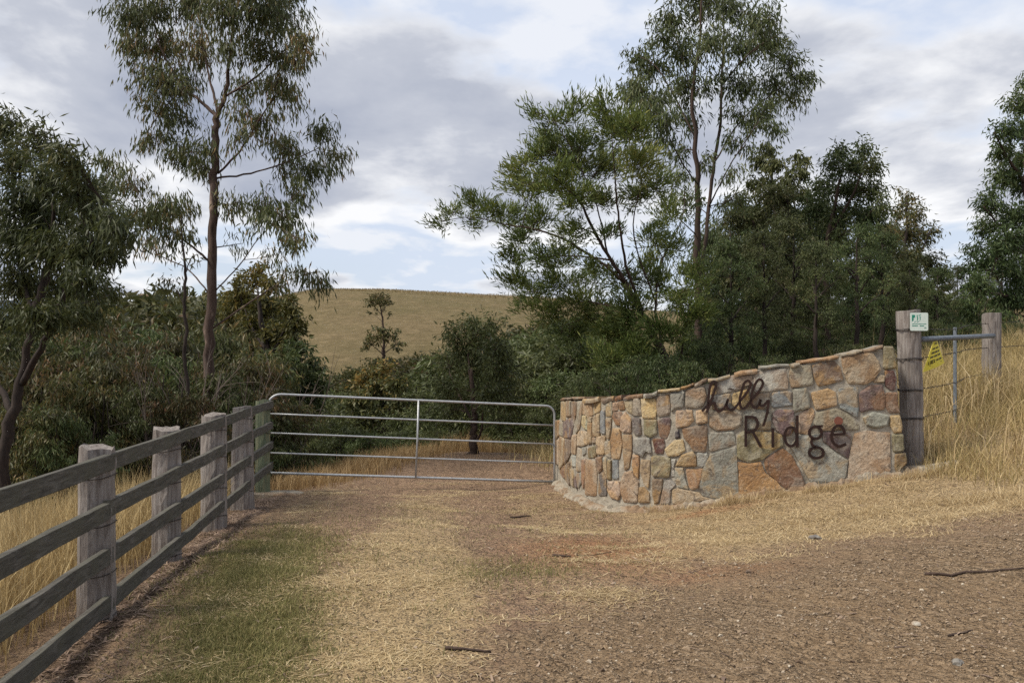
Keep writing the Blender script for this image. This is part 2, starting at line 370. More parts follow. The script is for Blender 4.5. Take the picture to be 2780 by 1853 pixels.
# ------------------------------------------------------------------ terrain
ANCH = np.array([
 (0,0,-1.6),(-3,0,-1.62),(3,0,-1.48),(0,4.7,-1.6),(2.3,4.2,-1.49),(-2.4,4.7,-1.6),(6,1,-1.3),(-7,1,-1.75),(0,-8,-1.6),(8,-8,-1.3),(-8,-8,-1.8),
 (-2.5,5.8,-1.6),(-2.76,7.7,-1.63),(-3.0,9.62,-1.71),(-3.25,11.43,-1.80),(-3.5,13.3,-1.92),
 (-4.6,8,-1.85),(-6,12,-2.35),(-8,16,-3.4),(-9,8,-2.4),(-12,13,-3.6),(-16,20,-5.0),(-15,5,-3.0),(-5,15,-2.3),(-5.5,19,-3.0),(-3.6,18,-2.3),
 (-1,9,-1.66),(-1,13.5,-1.88),(0.6,14.3,-1.88),(0.95,12.1,-1.83),(1.6,11,-1.78),(2.3,10.7,-1.645),(3.2,10.55,-1.49),(4.2,10.4,-1.34),(4.9,10.4,-1.23),
 (1.1,6.9,-1.6),(2.5,7.4,-1.49),(4,7.4,-1.31),(6,8,-1.1),(6.9,13.6,-0.55),(4.8,11.4,-1.05),(9,14,-0.35),(12,10,-0.4),(14,18,0.2),
 (-1,19.5,-1.92),(1,19.5,-1.95),(-1,22,-2.15),(-2.5,22,-2.4),(1.5,22,-2.2),(2.2,13,-1.45),(3.3,12.5,-1.0),(3.5,16,-1.1),(6,18,-0.6),(4,22,-1.4),(9,24,-0.3),(14,28,0.3),
 (0,29,-4.2),(-5,28,-5.2),(-12,30,-7.0),(4,30,-3.0),(20,30,0.8),(22,14,0.6),(-22,25,-7.5)], float)
def _tps(r): return np.where(r > 0, r*r*np.log(np.maximum(r, 1e-9)), 0)
_n = len(ANCH); _A = np.zeros((_n+3, _n+3)); _d = np.linalg.norm(ANCH[:, None, :2]-ANCH[None, :, :2], axis=-1)
_A[:_n, :_n] = _tps(_d) + np.eye(_n)*0.05; _A[:_n, _n] = 1; _A[:_n, _n+1:] = ANCH[:, :2]; _A[_n, :_n] = 1; _A[_n+1:, :_n] = ANCH[:, :2].T
_W = np.linalg.solve(_A, np.concatenate([ANCH[:, 2], [0, 0, 0]]))
def near_h(x, y):
    x = np.clip(x, -22, 22); y = np.clip(y, -8, 31)
    out = _W[_n] + _W[_n+1]*x + _W[_n+2]*y
    for i in range(_n):
        out = out + _W[i]*_tps(np.hypot(x-ANCH[i, 0], y-ANCH[i, 1]))
    return out
CREST_U = np.array([-1.2, -0.7, -0.5, -0.36, -0.29, -0.21, -0.12, 0.0, 0.06, 0.12, 0.2, 0.35, 0.6, 1.2])
CREST_Z = np.array([-16, -14, -9, 6, 14.5, 17.2, 16.7, 15.8, 15.0, 12.5, 11, 11, 14, 18.0])
def far_h(x, y):
    yy = np.maximum(y, 1.0); u = x/yy
    zc = np.interp(u, CREST_U, CREST_Z)
    zc = zc + (vnoise(x*0.03, y*0.02, 3)-0.5)*2.0
    side = smooth01(0.05, 0.45, u)
    base = np.interp(y, [-60, 20, 30, 45, 70, 110], [-1.5, -2.2, -4.2, -7.5, -9.5, -8.0])
    base = base*(1-side) + side*np.interp(y, [-60, 20, 40, 110], [-1, 0, 0.8, 4])
    left = smooth01(-0.15, -0.5, u)
    base = base - left*np.interp(y, [0, 30, 80, 200], [0.5, 3.0, 6, 8])
    up = smooth01(70, 235, y)
    # nearly straight hillside that rounds over at the crest, then falls away
    ramp = np.clip((y-85)/(232-85), 0, 1)
    h = base*(1-ramp) + zc*np.sin(ramp*math.pi/2*0.92)/math.sin(math.pi/2*0.92)
    h = np.where(y > 232, zc - ((y-232)*0.11), h)
    return np.maximum(h, -40)
def ground_h(x, y):
    x = np.asarray(x, float); y = np.asarray(y, float)
    w = smooth01(21, 31, np.maximum(y, np.abs(x)*1.25))
    w = np.maximum(w, smooth01(2, 14, -y))
    z = near_h(x, y)*(1-w) + far_h(x, y)*w
    z = z + (vnoise(x*1.7, y*1.7, 1)-0.5)*0.05*(1-w) + (vnoise(x*6, y*6, 2)-0.5)*0.018*(1-w)
    return z + CAM_Z
# zones on the ground
EDGE_X = [-2.5, -0.6, 0.3, 1.1, 2.5, 4.0, 9.0]; EDGE_Y = [3.4, 4.3, 5.6, 6.75, 7.3, 7.45, 8.4]
def fence_x(y): return -2.47 + (y-5.8)*(-0.124)
def zones(x, y):
    nz = (vnoise(x*0.9, y*0.9, 11)-0.5); nz2 = (vnoise(x*2.6, y*2.6, 12)-0.5)
    gravel = smooth01(-0.9, 0.9, np.interp(x, EDGE_X, EDGE_Y) - y + nz*1.0 + nz2*0.5)
    fx = fence_x(y)
    dfx = x - fx
    green = np.exp(-((dfx-0.72-0.10*(7-np.minimum(y, 7)))/0.50)**2)*smooth01(10.5, 7.5, y)*smooth01(-2, 3, y)*0.95
    green = np.maximum(green, 0.42*np.exp(-(((x-(-0.05))/0.5)**2+((y-7.3)/0.45)**2)))
    red = np.exp(-(((x-0.75)/0.75)**2+((y-8.3)/1.1)**2)) + 0.9*np.exp(-(((x-2.1)/0.7)**2+((y-10.55)/0.16)**2)) + 0.9*np.exp(-(((x-1.75)/0.55)**2+((y-6.95)/0.22)**2))
    straw = 0.62*np.exp(-(((x+0.75)/0.9)**2+((y-6.6)/2.0)**2)) + 0.32
    verge = smooth01(0.2, 1.0, y - np.interp(x, EDGE_X, EDGE_Y))*smooth01(0.7, 1.7, x)*smooth01(13.5, 12.5, y)
    straw = np.maximum(straw, verge*0.75)
    mid = np.interp(y, [3, 6, 10, 14, 20], [-0.55, -0.75, -1.0, -1.15, -0.3])
    rut = np.exp(-((x-mid-0.75)/0.30)**2)+np.exp(-((x-mid+0.72)/0.30)**2)
    straw = np.clip(straw + 0.30*np.exp(-((x-mid)/0.4)**2)*smooth01(14, 10, y) - 0.42*rut*smooth01(3, 5, y), 0, 1)
    straw = np.where((y > 13.4) & (x < 1.5), straw*0.35, straw)
    litter = np.exp(-((dfx-0.04)/0.17)**2)*smooth01(14.5, 13, y)*0.8
    litter = np.maximum(litter, smooth01(0.0, -0.5, dfx)*0.55*smooth01(25, 15, y))
    forest = smooth01(11.4, 12.6, y)*smooth01(1.9, 2.7, x)*smooth01(80, 45, y)
    litter = np.maximum(litter, forest*0.9)
    hill = smooth01(24, 36, np.maximum(y, np.abs(x)*1.1))
    return np.clip(green+nz2*0.2*green, 0, 1), gravel, np.clip(red, 0, 1), np.clip(straw, 0, 1), np.clip(litter, 0, 1), hill
def sinh_axis(lo, hi, fine_lo, fine_hi, step, grow=1.09):
    c = list(np.arange(fine_lo, fine_hi+1e-6, step)); s = step; v = fine_hi
    while v < hi: s *= grow; v += s; c.append(v)
    s = step; v = fine_lo; pre = []
    while v > lo: s *= grow; v -= s; pre.append(v)
    return np.array(pre[::-1]+c)
gx = sinh_axis(-3000, 3000, -6, 7.5, 0.11, 1.075); gy = sinh_axis(-400, 6000, 2.5, 16, 0.11, 1.055)
GX, GY = np.meshgrid(gx, gy); gz = ground_h(GX, GY)
nxg, nyg = len(gx), len(gy)
ii = (np.arange(nyg-1)[:, None]*nxg + np.arange(nxg-1)[None, :]).ravel()
gq = np.stack([ii, ii+1, ii+1+nxg, ii+nxg], -1)
gme = np_mesh('ground', np.stack([GX.ravel(), GY.ravel(), gz.ravel()], -1), gq, 4, smooth=True)
zg = [a.ravel() for a in zones(GX, GY)]
for nm, chans in (('zone', zg[:3]), ('zone_b', zg[3:])):
    a = gme.attributes.new(nm, 'FLOAT_COLOR', 'POINT')
    a.data.foreach_set('color', np.stack([*chans, np.ones_like(chans[0])], -1).astype(np.float32).ravel())
ground = link('ground', gme, None, M_GROUND); ground['kind'] = 'structure'
def gh(x, y): return float(ground_h(np.array([x]), np.array([y]))[0])

# distant forested range, seen through the trees on the left
def mountain_range():
    M = Mat('haze_blue_forest_range'); n = M.noise(M.coord('Object'), 0.004, 6, 0.6)
    M.bsdf(M.ramp(n, [(0.3, (0.050, 0.066, 0.088)), (0.7, (0.085, 0.105, 0.13))]), 1.0, spec=0.0)  # bluish forest colour, the haze of distance painted into it
    xs = np.linspace(-6000, 6000, 140); prof = 180 + 150*vnoise(xs*0.0011, xs*0, 5) + 60*vnoise(xs*0.005, xs*0, 6)
    prof = prof*np.interp(xs, [-6000, -1200, -300, 300, 6000], [1.2, 1.15, 0.75, 0.6, 0.8])
    co = []
    for t, dy in ((0, 0), (0.35, 350), (0.72, 700), (1, 1150), (0.5, 1900), (0, 2600)):
        for x, p in zip(xs, prof): co.append((x, 4200+dy+120*math.sin(x*0.003+dy), CAM_Z-60+(p+60)*t*(1+0.12*math.sin(x*0.013+dy*0.02)*(t < 1))))
    n_ = len(xs); r = np.arange(5)[:, None]*n_ + np.arange(n_-1)[None, :]; r = r.ravel()
    me = np_mesh('mountain_range', co, np.stack([r, r+1, r+1+n_, r+n_], -1), 4, smooth=True)
    o = link('mountain_range', me, None, M.m); o['kind'] = 'structure'
mountain_range()

# ------------------------------------------------------------------ post and rail fence
RAIL_Z = CAM_Z - 0.566; RAIL_GAP = 0.286
fence = empty('rail_fence', (-2.56, 5.8, gh(-2.56, 5.8)))
tag(fence, 'grey timber post and rail fence with four mossy rails along the driveway', 'fence')
FL = np.array(fence.location)
def rough_post(name, x, y, ztop, r0, r1, sides=16, lean=(0, 0), seed=0, slant=0.02, crack=0.10):
    rr = np.random.default_rng(seed); zb = gh(x, y)-0.12; K2 = 12
    prof = 1 + crack*rr.normal(0, 0.55, sides)
    prof[rr.integers(0, sides, 3)] -= crack*0.9
    co = []
    for k in range(K2+1):
        t = k/K2; z = zb + (ztop-zb)*t; r = r0+(r1-r0)*t
        for s in range(sides):
            a = 2*math.pi*s/sides
            q = r*prof[s]*(1+0.025*rr.normal()) * (0.97 if k == K2 else 1)
            zz = z + (slant*math.cos(a+seed)+0.008*rr.normal() if k == K2 else 0)
            co.append((x+lean[0]*t+q*math.cos(a), y+lean[1]*t+q*math.sin(a), zz))
    b = np.arange(K2)[:, None]*sides; s = np.arange(sides)[None, :]; s2 = (s+1) % sides
    q = np.stack([b+s, b+s2, b+sides+s2, b+sides+s], -1).reshape(-1, 4)
    top = (np.arange(sides)+K2*sides)[None, :]
    return np.array(co), [q, top]
POSTS = [(-2.56, 5.8, -0.53, .118, .108), (-2.82, 7.7, -0.553, .122, .113), (-3.04, 9.62, -0.549, .128, .118), (-3.27, 11.43, -0.5625, .145, .115), (-3.515, 13.3, -0.566, .105, .10)]
post_list = [(-2.31, 3.9, -0.55, .118, .11)] + POSTS
for i, (x, y, zt, r0, r1) in enumerate(post_list):
    co, fs = rough_post('post', x, y, CAM_Z+zt, r0, r1, seed=40+i, slant=0.012, crack=0.05 if i == 5 else 0.10)
    me = np_mesh('post', co-FL, fs, 4)
    p = link('post', me, fence, M_POST_GREEN if i == 5 else M_POST)
    if i == 5: p['label'] = 'green stained treated pine post with rounded sides'
    # black tie wires round the posts
    for k in range(4):
        zw = RAIL_Z - 0.14 - k*RAIL_GAP + random.uniform(-.02, .02); rr_ = (r0+r1)/2*1.07
        a = np.linspace(0, 2*math.pi, 15)
        pts = np.stack([x+rr_*np.cos(a), y+rr_*np.sin(a), zw+0.012*np.sin(a*2+i)], -1)-FL
        link('tie_wire', tube_mesh('tie_wire', pts, np.full(15, 0.0032), 4), fence, M_WIRE)
def rail_mesh(p0, p1, h, t, seed):
    rr = np.random.default_rng(seed); n = 14; co = []
    d = norm(np.array(p1)-np.array(p0)); nx_ = np.array((d[1], -d[0], 0)); bow = rr.normal(0, 0.006)
    for k in range(n+1):
        f = k/n; c = np.array(p0)*(1-f)+np.array(p1)*f + nx_*bow*math.sin(f*math.pi) + np.array((0, 0, rr.normal(0, 0.003)))
        for (a, b) in ((-1, -.95), (-.88, -1), (.88, -1), (1, -.95), (1, .95), (.88, 1), (-.88, 1), (-1, .95)):
            co.append(c + nx_*a*t/2*(1+rr.normal(0, .03)) + np.array((0, 0, b*h/2+rr.normal(0, .0015))))
    b = np.arange(n)[:, None]*8; s = np.arange(8)[None, :]; s2 = (s+1) % 8
    q = np.stack([b+s, b+s2, b+8+s2, b+8+s], -1).reshape(-1, 4)
    return np.array(co), [q, np.arange(8)[::-1][None, :], (np.arange(8)+n*8)[None, :]]
def rail_xy(y, off=0.125): return (fence_x(y)-0.075+off*0.6, y)
RAIL_BREAKS = {0: [1.6, 9.62, 13.42], 1: [1.6, 5.72, 11.43, 13.40], 2: [1.6, 7.7, 13.42], 3: [1.6, 5.85, 9.7, 13.40]}
sd = 90
for k in range(4):
    br = RAIL_BREAKS[k]
    for j in range(len(br)-1):
        sd += 1; dz = 0.012*((j % 2)*2-1)*(len(br) > 3)
        y0, y1 = br[j]+(0.006 if j else 0), br[j+1]-0.006
        zc = RAIL_Z - 0.052 - k*RAIL_GAP + dz*0.5
        x0, x1 = rail_xy(y0)[0], rail_xy(y1)[0]
        co, fs = rail_mesh((x0, y0, zc), (x1, y1, zc), 0.100, 0.040, sd)
        mid = co.mean(0)
        o = link('rail', np_mesh('rail', co-mid, fs, 4), fence, M_RAIL); o.location = tuple(mid-FL)

# concrete pad at the hinge post
def pad_mesh(rad, h, seed, n=18):
    rr = np.random.default_rng(seed); a = np.arange(n)/n*2*math.pi; r = rad*(1+0.16*np.cumsum(rr.normal(0, .35, n))*np.hanning(n)); r *= 1+0.06*rr.normal(0, 1, n)
    co = [(r[i]*math.cos(a[i])*1.04, r[i]*math.sin(a[i])*1.04, -0.1) for i in range(n)]+[(r[i]*math.cos(a[i]), r[i]*math.sin(a[i]), h*0.7) for i in range(n)]+[(.85*r[i]*math.cos(a[i]), .85*r[i]*math.sin(a[i]), h) for i in range(n)]
    s = np.arange(n); s2 = (s+1) % n
    q = np.concatenate([np.stack([s, s2, s2+n, s+n], -1), np.stack([s+n, s2+n, s2+2*n, s+2*n], -1)])
    return np_mesh('pad', co, [q, (s+2*n)[None, :]], 4)
o = link('concrete_pad', pad_mesh(0.30, 0.05, 3), None, M_CONCRETE); o.location = (-3.30, 13.25, gh(-3.3, 13.25)); o.scale = (1.3, 0.8, 1)
tag(o, 'flat grey concrete pad at the foot of the green gate post', 'concrete pad')

# ------------------------------------------------------------------ gate
G0 = np.array((-3.50, 13.48, 0)); G1 = np.array((0.645, 14.33, 0))
gate = empty('farm_gate', (G0[0], G0[1], gh(G0[0], G0[1])))
tag(gate, 'closed galvanised steel tube gate with five rails across the driveway', 'gate')
GL = np.array(gate.location)
zl = [CAM_Z-(y-HZ)/F_PX*13.5 for y in (1068, 1122, 1174, 1228, 1282)]
zr_ = [CAM_Z-(y-HZ)/F_PX*14.33 for y in (1102, 1154, 1205, 1256, 1307)]
def gp(t, i=None, z=None):
    p = G0*(1-t)+G1*t
    zz = (zl[i]*(1-t)+zr_[i]*t) if z is None else z
    return np.array((p[0], p[1], zz))
Lg = np.linalg.norm(G1-G0); cr = 0.20/Lg; crr = 0.13/Lg
fr = [gp(0, 4), gp(0, 3), gp(0, 1), gp(0, 0)+np.array((0, 0, -0.20))]
for a in np.linspace(0, 90, 7)[1:]:
    fr.append(gp(cr*(1-math.cos(R(a))), 0) + np.array((0, 0, -0.20*(1-math.sin(R(a))))))
fr += [gp(t, 0) for t in np.linspace(0.15, 0.9, 6)]
for a in np.linspace(0, 90, 7):
    fr.append(gp(1-crr*(1-math.sin(R(a))), 0) + np.array((0, 0, -0.13*(1-math.cos(R(a))))))
fr += [gp(1, 1), gp(1, 2), gp(1, 3), gp(1, 4)]
link('frame', tube_mesh('frame', np.array(fr)-GL, np.full(len(fr), 0.0172), 10), gate, M_GALV)
for i in (1, 2, 3):
    link('rail', tube_mesh('rail', np.array([gp(t, i) for t in np.linspace(0.004, 0.997, 8)])-GL, np.full(8, 0.0126), 8), gate, M_GALV)
link('bottom_rail', tube_mesh('bottom_rail', np.array([gp(t, 4) for t in np.linspace(0.0, 1.0, 8)])-GL, np.full(8, 0.0183), 8), gate, M_GALV)
st = [gp(0.512, 0)+np.array((0, -0.012, 0)), gp(0.508, 2)+np.array((0, -0.012, 0)), gp(0.502, 4)+np.array((0, -0.012, 0))]
link('stay', tube_mesh('stay', np.array(st)-GL, np.full(3, 0.0145), 8), gate, M_GALV)
for k in range(7):
    a = gp(0.985, 2) + np.array((0.02+0.018*k, -0.03+0.004*k, -0.012*math.sin(k*.5)*3)); th = np.linspace(0, 2*math.pi, 11)
    ring = np.stack([0.016*np.cos(th), (0.009*np.sin(th) if k % 2 else 0*th), (0*th if k % 2 else 0.009*np.sin(th))], -1)+a
    link('chain_link', tube_mesh('chain_link', ring-GL, np.full(11, 0.003), 5), gate, M_GALV_OLD)
for i in (1, 3):   # hinge straps to the post
    p = gp(0, i); link('hinge', tube_mesh('hinge', np.array([p, p+np.array((-0.07, -0.09, 0)), p+np.array((-0.1, -0.15, 0))])-GL, np.full(3, 0.014), 6), gate, M_GALV_OLD)

# ------------------------------------------------------------------ stone wall
WPATH = np.array([(0.675, 14.65), (0.705, 14.3), (0.745, 13.9), (0.80, 13.3), (0.87, 12.7), (0.97, 12.2), (1.12, 11.8), (1.35, 11.45), (1.65, 11.2), (2.05, 11.0), (2.6, 10.85), (3.3, 10.72), (4.25, 10.6), (4.60, 10.56)])
WP = catmull(WPATH, 12)
WS = np.concatenate([[0], np.cumsum(np.linalg.norm(np.diff(WP, axis=0), axis=1))])
WU = WP[:, 0]/WP[:, 1]
def wall_pt(s):
    return np.array((np.interp(s, WS, WP[:, 0]), np.interp(s, WS, WP[:, 1])))
def wall_n(s):
    a, b = wall_pt(max(s-0.05, 0)), wall_pt(min(s+0.05, WS[-1])); t = norm(b-a); return np.array((t[1]*-1*-1, -t[0]))*-1 if False else np.array((t[1], -t[0]))
def wall_sz(px, py):
    u = (px-CX)/F_PX; s = np.interp(u, WU, WS); p = wall_pt(s); return s, CAM_Z+(HZ-py)/F_PX*p[1]
# make sure the normal faces the driveway/camera side
_sgn = -1.0 if np.dot(wall_n(WS[-1]*0.8), np.array((0, -1.0))) < 0 else 1.0
def wall_w(s, z, off):
    p = wall_pt(s) + _sgn*wall_n(s)*off; return np.array((p[0], p[1], z))
TOPPX = [(1509, 1134), (1520, 1133), (1522, 1083), (1589, 1080), (1640, 1081), (1700, 1075), (1756, 1067), (1790, 1060), (1850, 1050), (1910, 1035), (1990, 1012), (2060, 996), (2150, 986), (2280, 961), (2400, 940), (2430, 939)]
_tp = [wall_sz(*p) for p in TOPPX]; TOP_S = np.array([a for a, b in _tp]); TOP_Z = np.array([b for a, b in _tp])
def wall_top(s): return float(np.interp(s, TOP_S, TOP_Z))
S_END = wall_sz(2428, 1000)[0]; S_ENDB = wall_sz(2458, 1280)[0]
W_TH = 0.34
wb = wall_pt(wall_sz(1900, 1300)[0])
wall = empty('stone_wall', (wb[0], wb[1], gh(wb[0], wb[1])))
tag(wall, 'curved random rubble stone wall with mortar joints beside the gate', 'wall')
WL = np.array(wall.location)
def wall_body():
    ns, nz = 90, 10; co = []
    for side in (0, 1):
        for i in range(ns+1):
            for k in range(nz+1):
                fz = k/nz
                s_end = S_ENDB*(1-fz)+S_END*fz; s = s_end*i/ns
                p = wall_pt(s); zb_ = min(gh(p[0], p[1]), gh(p[0], p[1]+0.3)) - 0.25; zt_ = wall_top(s)-0.035
                jit = 0.006*math.sin(s*31+k*5.1)+0.005*math.sin(s*77+k*9.7)
                co.append(wall_w(s, zb_+(zt_-zb_)*fz, jit if side == 0 else -W_TH))
    st_ = (ns+1)*(nz+1); q = []
    for i in range(ns):
        for k in range(nz):
            a = i*(nz+1)+k; q.append((a, a+nz+1, a+nz+2, a+1)); b = a+st_; q.append((b, b+1, b+nz+2, b+nz+1))
    for i in range(ns):
        a = i*(nz+1)+nz; q.append((a, a+nz+1, a+nz+1+st_, a+st_))
    for k in range(nz):
        a = k; q.append((a, a+1, a+1+st_, a+st_)); a = ns*(nz+1)+k; q.append((a+1, a, a+st_, a+1+st_))
    return np_mesh('mortar', np.array(co)-WL, np.array(q), 4)
link('mortar', wall_body(), wall, M_MORTAR)
# stones, outlined in four close surveys of the face: (origin x, origin y, scale)
CROP = {'A': (1500, 1060, 4.61), 'B': (1680, 1040, 4.357), 'C': (1880, 980, 3.919), 'D': (2160, 920, 3.734)}
TAN, GTAN, GREY, BGREY, LGREY = (.37, .28, .18), (.30, .255, .19), (.27, .26, .22), (.20, .215, .215), (.37, .36, .315)
BROWN, OCHRE, GOLD, ORANGE, RUST = (.20, .14, .095), (.36, .245, .125), (.46, .33, .165), (.38, .23, .12), (.24, .14, .085)
PINK, MAROON, PURPLE, NAVY, OLIVE, DARK, YTAN, PALEG = (.40, .285, .205), (.10, .045, .04), (.15, .10, .095), (.055, .05, .06), (.21, .185, .105), (.12, .105, .095), (.45, .33, .19), (.33, .315, .21)
STONES = [
('A',TAN,[125,130,175,130,170,380,120,370]),('A',GTAN,[180,130,240,125,235,330,185,330]),('A',BROWN,[245,130,310,135,300,300,285,420,240,330]),
('A',PURPLE,[150,390,235,335,275,430,240,600,160,590]),('A',GTAN,[318,140,385,140,380,300,350,480,300,540,285,430,312,310]),
('A',TAN,[390,135,500,140,515,310,455,330,430,310,390,300]),('A',OCHRE,[525,140,612,140,612,255,525,315]),('A',PALEG,[388,315,430,315,445,500,410,470,385,420]),
('A',TAN,[445,330,510,325,505,395,450,395]),('A',OCHRE,[455,400,510,400,500,660,455,675]),('A',TAN,[520,330,605,275,605,570,515,575]),
('A',BGREY,[615,245,665,245,670,540,615,540]),('A',GTAN,[672,135,757,135,757,320,672,320]),('A',PINK,[762,150,835,140,830,245,765,260]),
('A',BROWN,[840,135,912,120,912,245,845,245]),('A',RUST,[775,260,870,255,880,300,850,430,800,425,760,340]),('A',TAN,[680,345,750,340,745,430,720,610,685,600]),
('A',TAN,[350,500,445,510,450,670,395,690,320,690,325,560]),('A',GTAN,[510,585,560,585,560,650,510,665]),('A',YTAN,[565,580,675,550,655,800,570,800]),
('A',OLIVE,[440,720,560,680,560,810,520,840,445,840]),('A',GREY,[375,710,435,705,430,780,385,820]),('A',GTAN,[325,700,370,735,375,1000,310,1005,310,830]),
('A',LGREY,[245,800,305,800,300,960,250,950]),('A',GTAN,[665,635,745,625,740,850,690,830,665,790]),('A',OCHRE,[760,470,850,470,880,640,850,850,745,850,725,620]),
('A',TAN,[430,860,545,880,570,1050,560,1320,420,1310,420,1100]),('A',BROWN,[560,830,635,815,630,980,590,1040,565,900]),('A',GREY,[640,830,690,840,690,1080,640,1000]),
('A',DARK,[590,1050,640,1010,690,1100,690,1310,575,1310]),('A',OLIVE,[700,865,750,870,750,1115,700,1115]),('A',BGREY,[755,870,830,870,840,1110,755,1115]),
('A',PINK,[705,1130,855,1130,860,1310,830,1370,740,1330,700,1250]),('A',GREY,[310,1040,370,1015,375,1150,335,1230,310,1100]),('A',RUST,[380,860,430,850,425,1030,400,1240,380,1120]),
('A',TAN,[235,970,270,990,280,1090,275,1210,235,1180]),('A',PURPLE,[283,1090,305,1060,320,1215,285,1200]),('A',TAN,[250,560,325,545,320,700,310,800,250,790]),
('A',BROWN,[160,600,240,610,240,800,170,930,165,700]),('A',TAN,[100,560,155,600,160,900,100,1000]),('A',OCHRE,[40,380,90,370,95,560,40,620]),('A',TAN,[30,630,90,600,95,930,20,900]),
('A',BROWN,[165,940,230,880,230,1190,170,1110]),('A',RUST,[105,1000,160,930,165,1100,110,1040]),('A',GTAN,[95,390,150,395,155,590,98,550]),
('B',PINK,[40,400,90,335,155,430,155,590,70,590,25,550]),('B',TAN,[70,200,170,190,165,370,100,330]),('B',GTAN,[180,185,255,180,285,380,165,380]),
('B',GOLD,[265,170,440,185,455,300,440,425,290,415,275,300]),('B',BROWN,[455,160,600,130,610,300,600,375,465,390,450,250]),('B',GREY,[615,120,790,85,765,285,670,300,620,340]),
('B',GTAN,[795,80,1010,35,1040,150,1000,260,930,290,790,290]),('B',DARK,[160,405,265,410,275,600,235,620,180,590]),('B',OLIVE,[300,425,455,430,455,600,370,640,310,610]),
('B',PURPLE,[465,440,500,405,615,405,610,560,570,665,490,640]),('B',PINK,[670,320,875,305,885,440,830,500,680,530]),('B',PINK,[910,320,1050,300,1050,470,915,480]),
('B',NAVY,[670,560,720,550,725,650,665,650]),('B',BROWN,[750,530,1000,490,1050,510,1045,690,1025,815,880,800,830,720,770,650]),('B',MAROON,[400,650,545,660,550,740,525,835,430,820]),
('B',YTAN,[540,780,650,680,755,655,790,800,700,855,590,860]),('B',GREY,[180,640,370,640,400,830,330,800,290,870,180,810]),('B',TAN,[55,600,160,600,160,800,130,1000,75,1030,50,780]),
('B',ORANGE,[165,840,245,850,245,980,235,1130,190,1080,160,950]),('B',TAN,[265,900,375,900,375,1050,355,1240,300,1200,260,1050]),('B',OLIVE,[390,850,615,880,620,1000,600,1110,395,1095]),
('B',LGREY,[625,890,680,890,655,970,655,1100,615,1100]),('B',OCHRE,[670,975,750,840,880,805,920,860,915,975,760,985]),('B',LGREY,[925,820,1045,820,1060,880,1030,960,970,990,930,970]),
('B',GREY,[665,995,770,995,775,1090,830,1250,690,1220,665,1130]),('B',ORANGE,[790,1010,990,1000,990,1080,940,1220,870,1260,830,1220]),
('B',PINK,[80,1040,160,1030,190,1100,240,1160,235,1290,215,1410,60,1400,20,1250,50,1100]),('B',BROWN,[405,1130,520,1130,530,1190,470,1420,420,1430,400,1300]),
('B',GREY,[545,1140,620,1130,680,1200,620,1260,610,1430,490,1430]),('B',TAN,[680,1240,950,1290,1000,1340,1090,1360,870,1420,640,1430,640,1260]),('B',OCHRE,[240,1230,310,1220,365,1300,365,1410,240,1410]),
('C',GOLD,[190,250,250,240,255,350,190,360]),('C',LGREY,[265,200,440,150,640,150,650,240,500,300,340,345,265,350]),('C',LGREY,[650,130,990,70,1020,180,1015,300,830,320,650,330]),
('C',GREY,[220,370,400,340,410,450,380,510,215,510,200,420]),('C',GOLD,[420,350,600,300,610,430,590,480,500,515,420,460]),('C',GREY,[620,350,825,330,820,490,770,520,650,500]),
('C',BGREY,[845,330,1060,310,1065,480,840,495]),('C',GTAN,[180,560,240,525,420,520,520,580,520,680,420,730,260,740,185,690]),('C',GREY,[540,540,760,520,830,540,835,730,690,730,545,720]),
('C',PURPLE,[850,540,920,510,1075,520,1085,700,1050,780,960,790,900,740,850,640]),('C',GREY,[170,770,440,740,465,880,380,910,180,960]),('C',OLIVE,[475,790,540,745,840,745,950,780,960,905,860,950,730,1050,600,1075,480,1030]),
('C',GREY,[100,1160,190,990,400,920,465,920,470,1070,490,1250,490,1420,300,1450,200,1450,100,1420,75,1300]),('C',(.42, .25, .11),[475,1070,600,1085,730,1065,770,1180,880,1260,970,1370,740,1400,580,1430,490,1430,490,1200]),
('C',(.22, .125, .08),[770,1040,960,920,1060,1000,1120,1120,1210,1340,990,1360,900,1270,800,1190,760,1100]),
('D',GTAN,[-60,270,150,255,175,400,170,460,50,480,-50,490,-65,400]),('D',BROWN,[165,270,260,230,390,220,460,290,480,420,350,450,230,480,190,400]),
('D',TAN,[460,190,560,160,780,130,840,240,860,320,800,400,710,455,530,455,490,350]),('D',OLIVE,[890,80,985,75,1015,200,1020,290,1005,300,890,305]),('D',MAROON,[905,315,990,310,1012,400,1010,510,975,525,910,480]),
('D',RUST,[905,540,1020,535,1050,690,1055,750,945,750,905,690]),('D',TAN,[780,410,850,360,905,370,900,440,790,445]),('D',GREY,[-30,510,110,490,135,560,140,690,50,720,-20,745]),
('D',OCHRE,[160,540,340,500,410,540,410,680,290,705,200,715,170,620]),('D',BGREY,[430,500,640,480,620,560,640,720,630,810,540,740,440,690]),('D',PURPLE,[640,545,760,460,880,465,905,600,900,715,780,715,655,740]),
('D',GREY,[670,790,790,735,940,770,930,870,840,900,720,880]),('D',PINK,[25,760,160,690,190,720,190,790,150,870,120,970,30,950]),('D',GTAN,[210,740,420,700,540,760,650,880,640,915,500,925,270,925,180,850]),
('D',OCHRE,[960,770,1060,770,1075,880,1070,945,990,950,960,880]),('D',OLIVE,[975,965,1085,960,1100,1100,1085,1140,990,1145]),('D',OLIVE,[1005,1160,1110,1150,1130,1250,1060,1330,1020,1380,1000,1300]),
('D',PINK,[590,960,690,930,950,945,955,1100,960,1330,760,1410,520,1460,540,1200]),('D',PURPLE,[280,940,560,945,540,1210,420,1140,270,1030]),
('D',GREY,[30,975,250,960,280,1050,410,1150,530,1230,500,1400,400,1470,160,1470,70,1310,10,1200,-60,1080])]
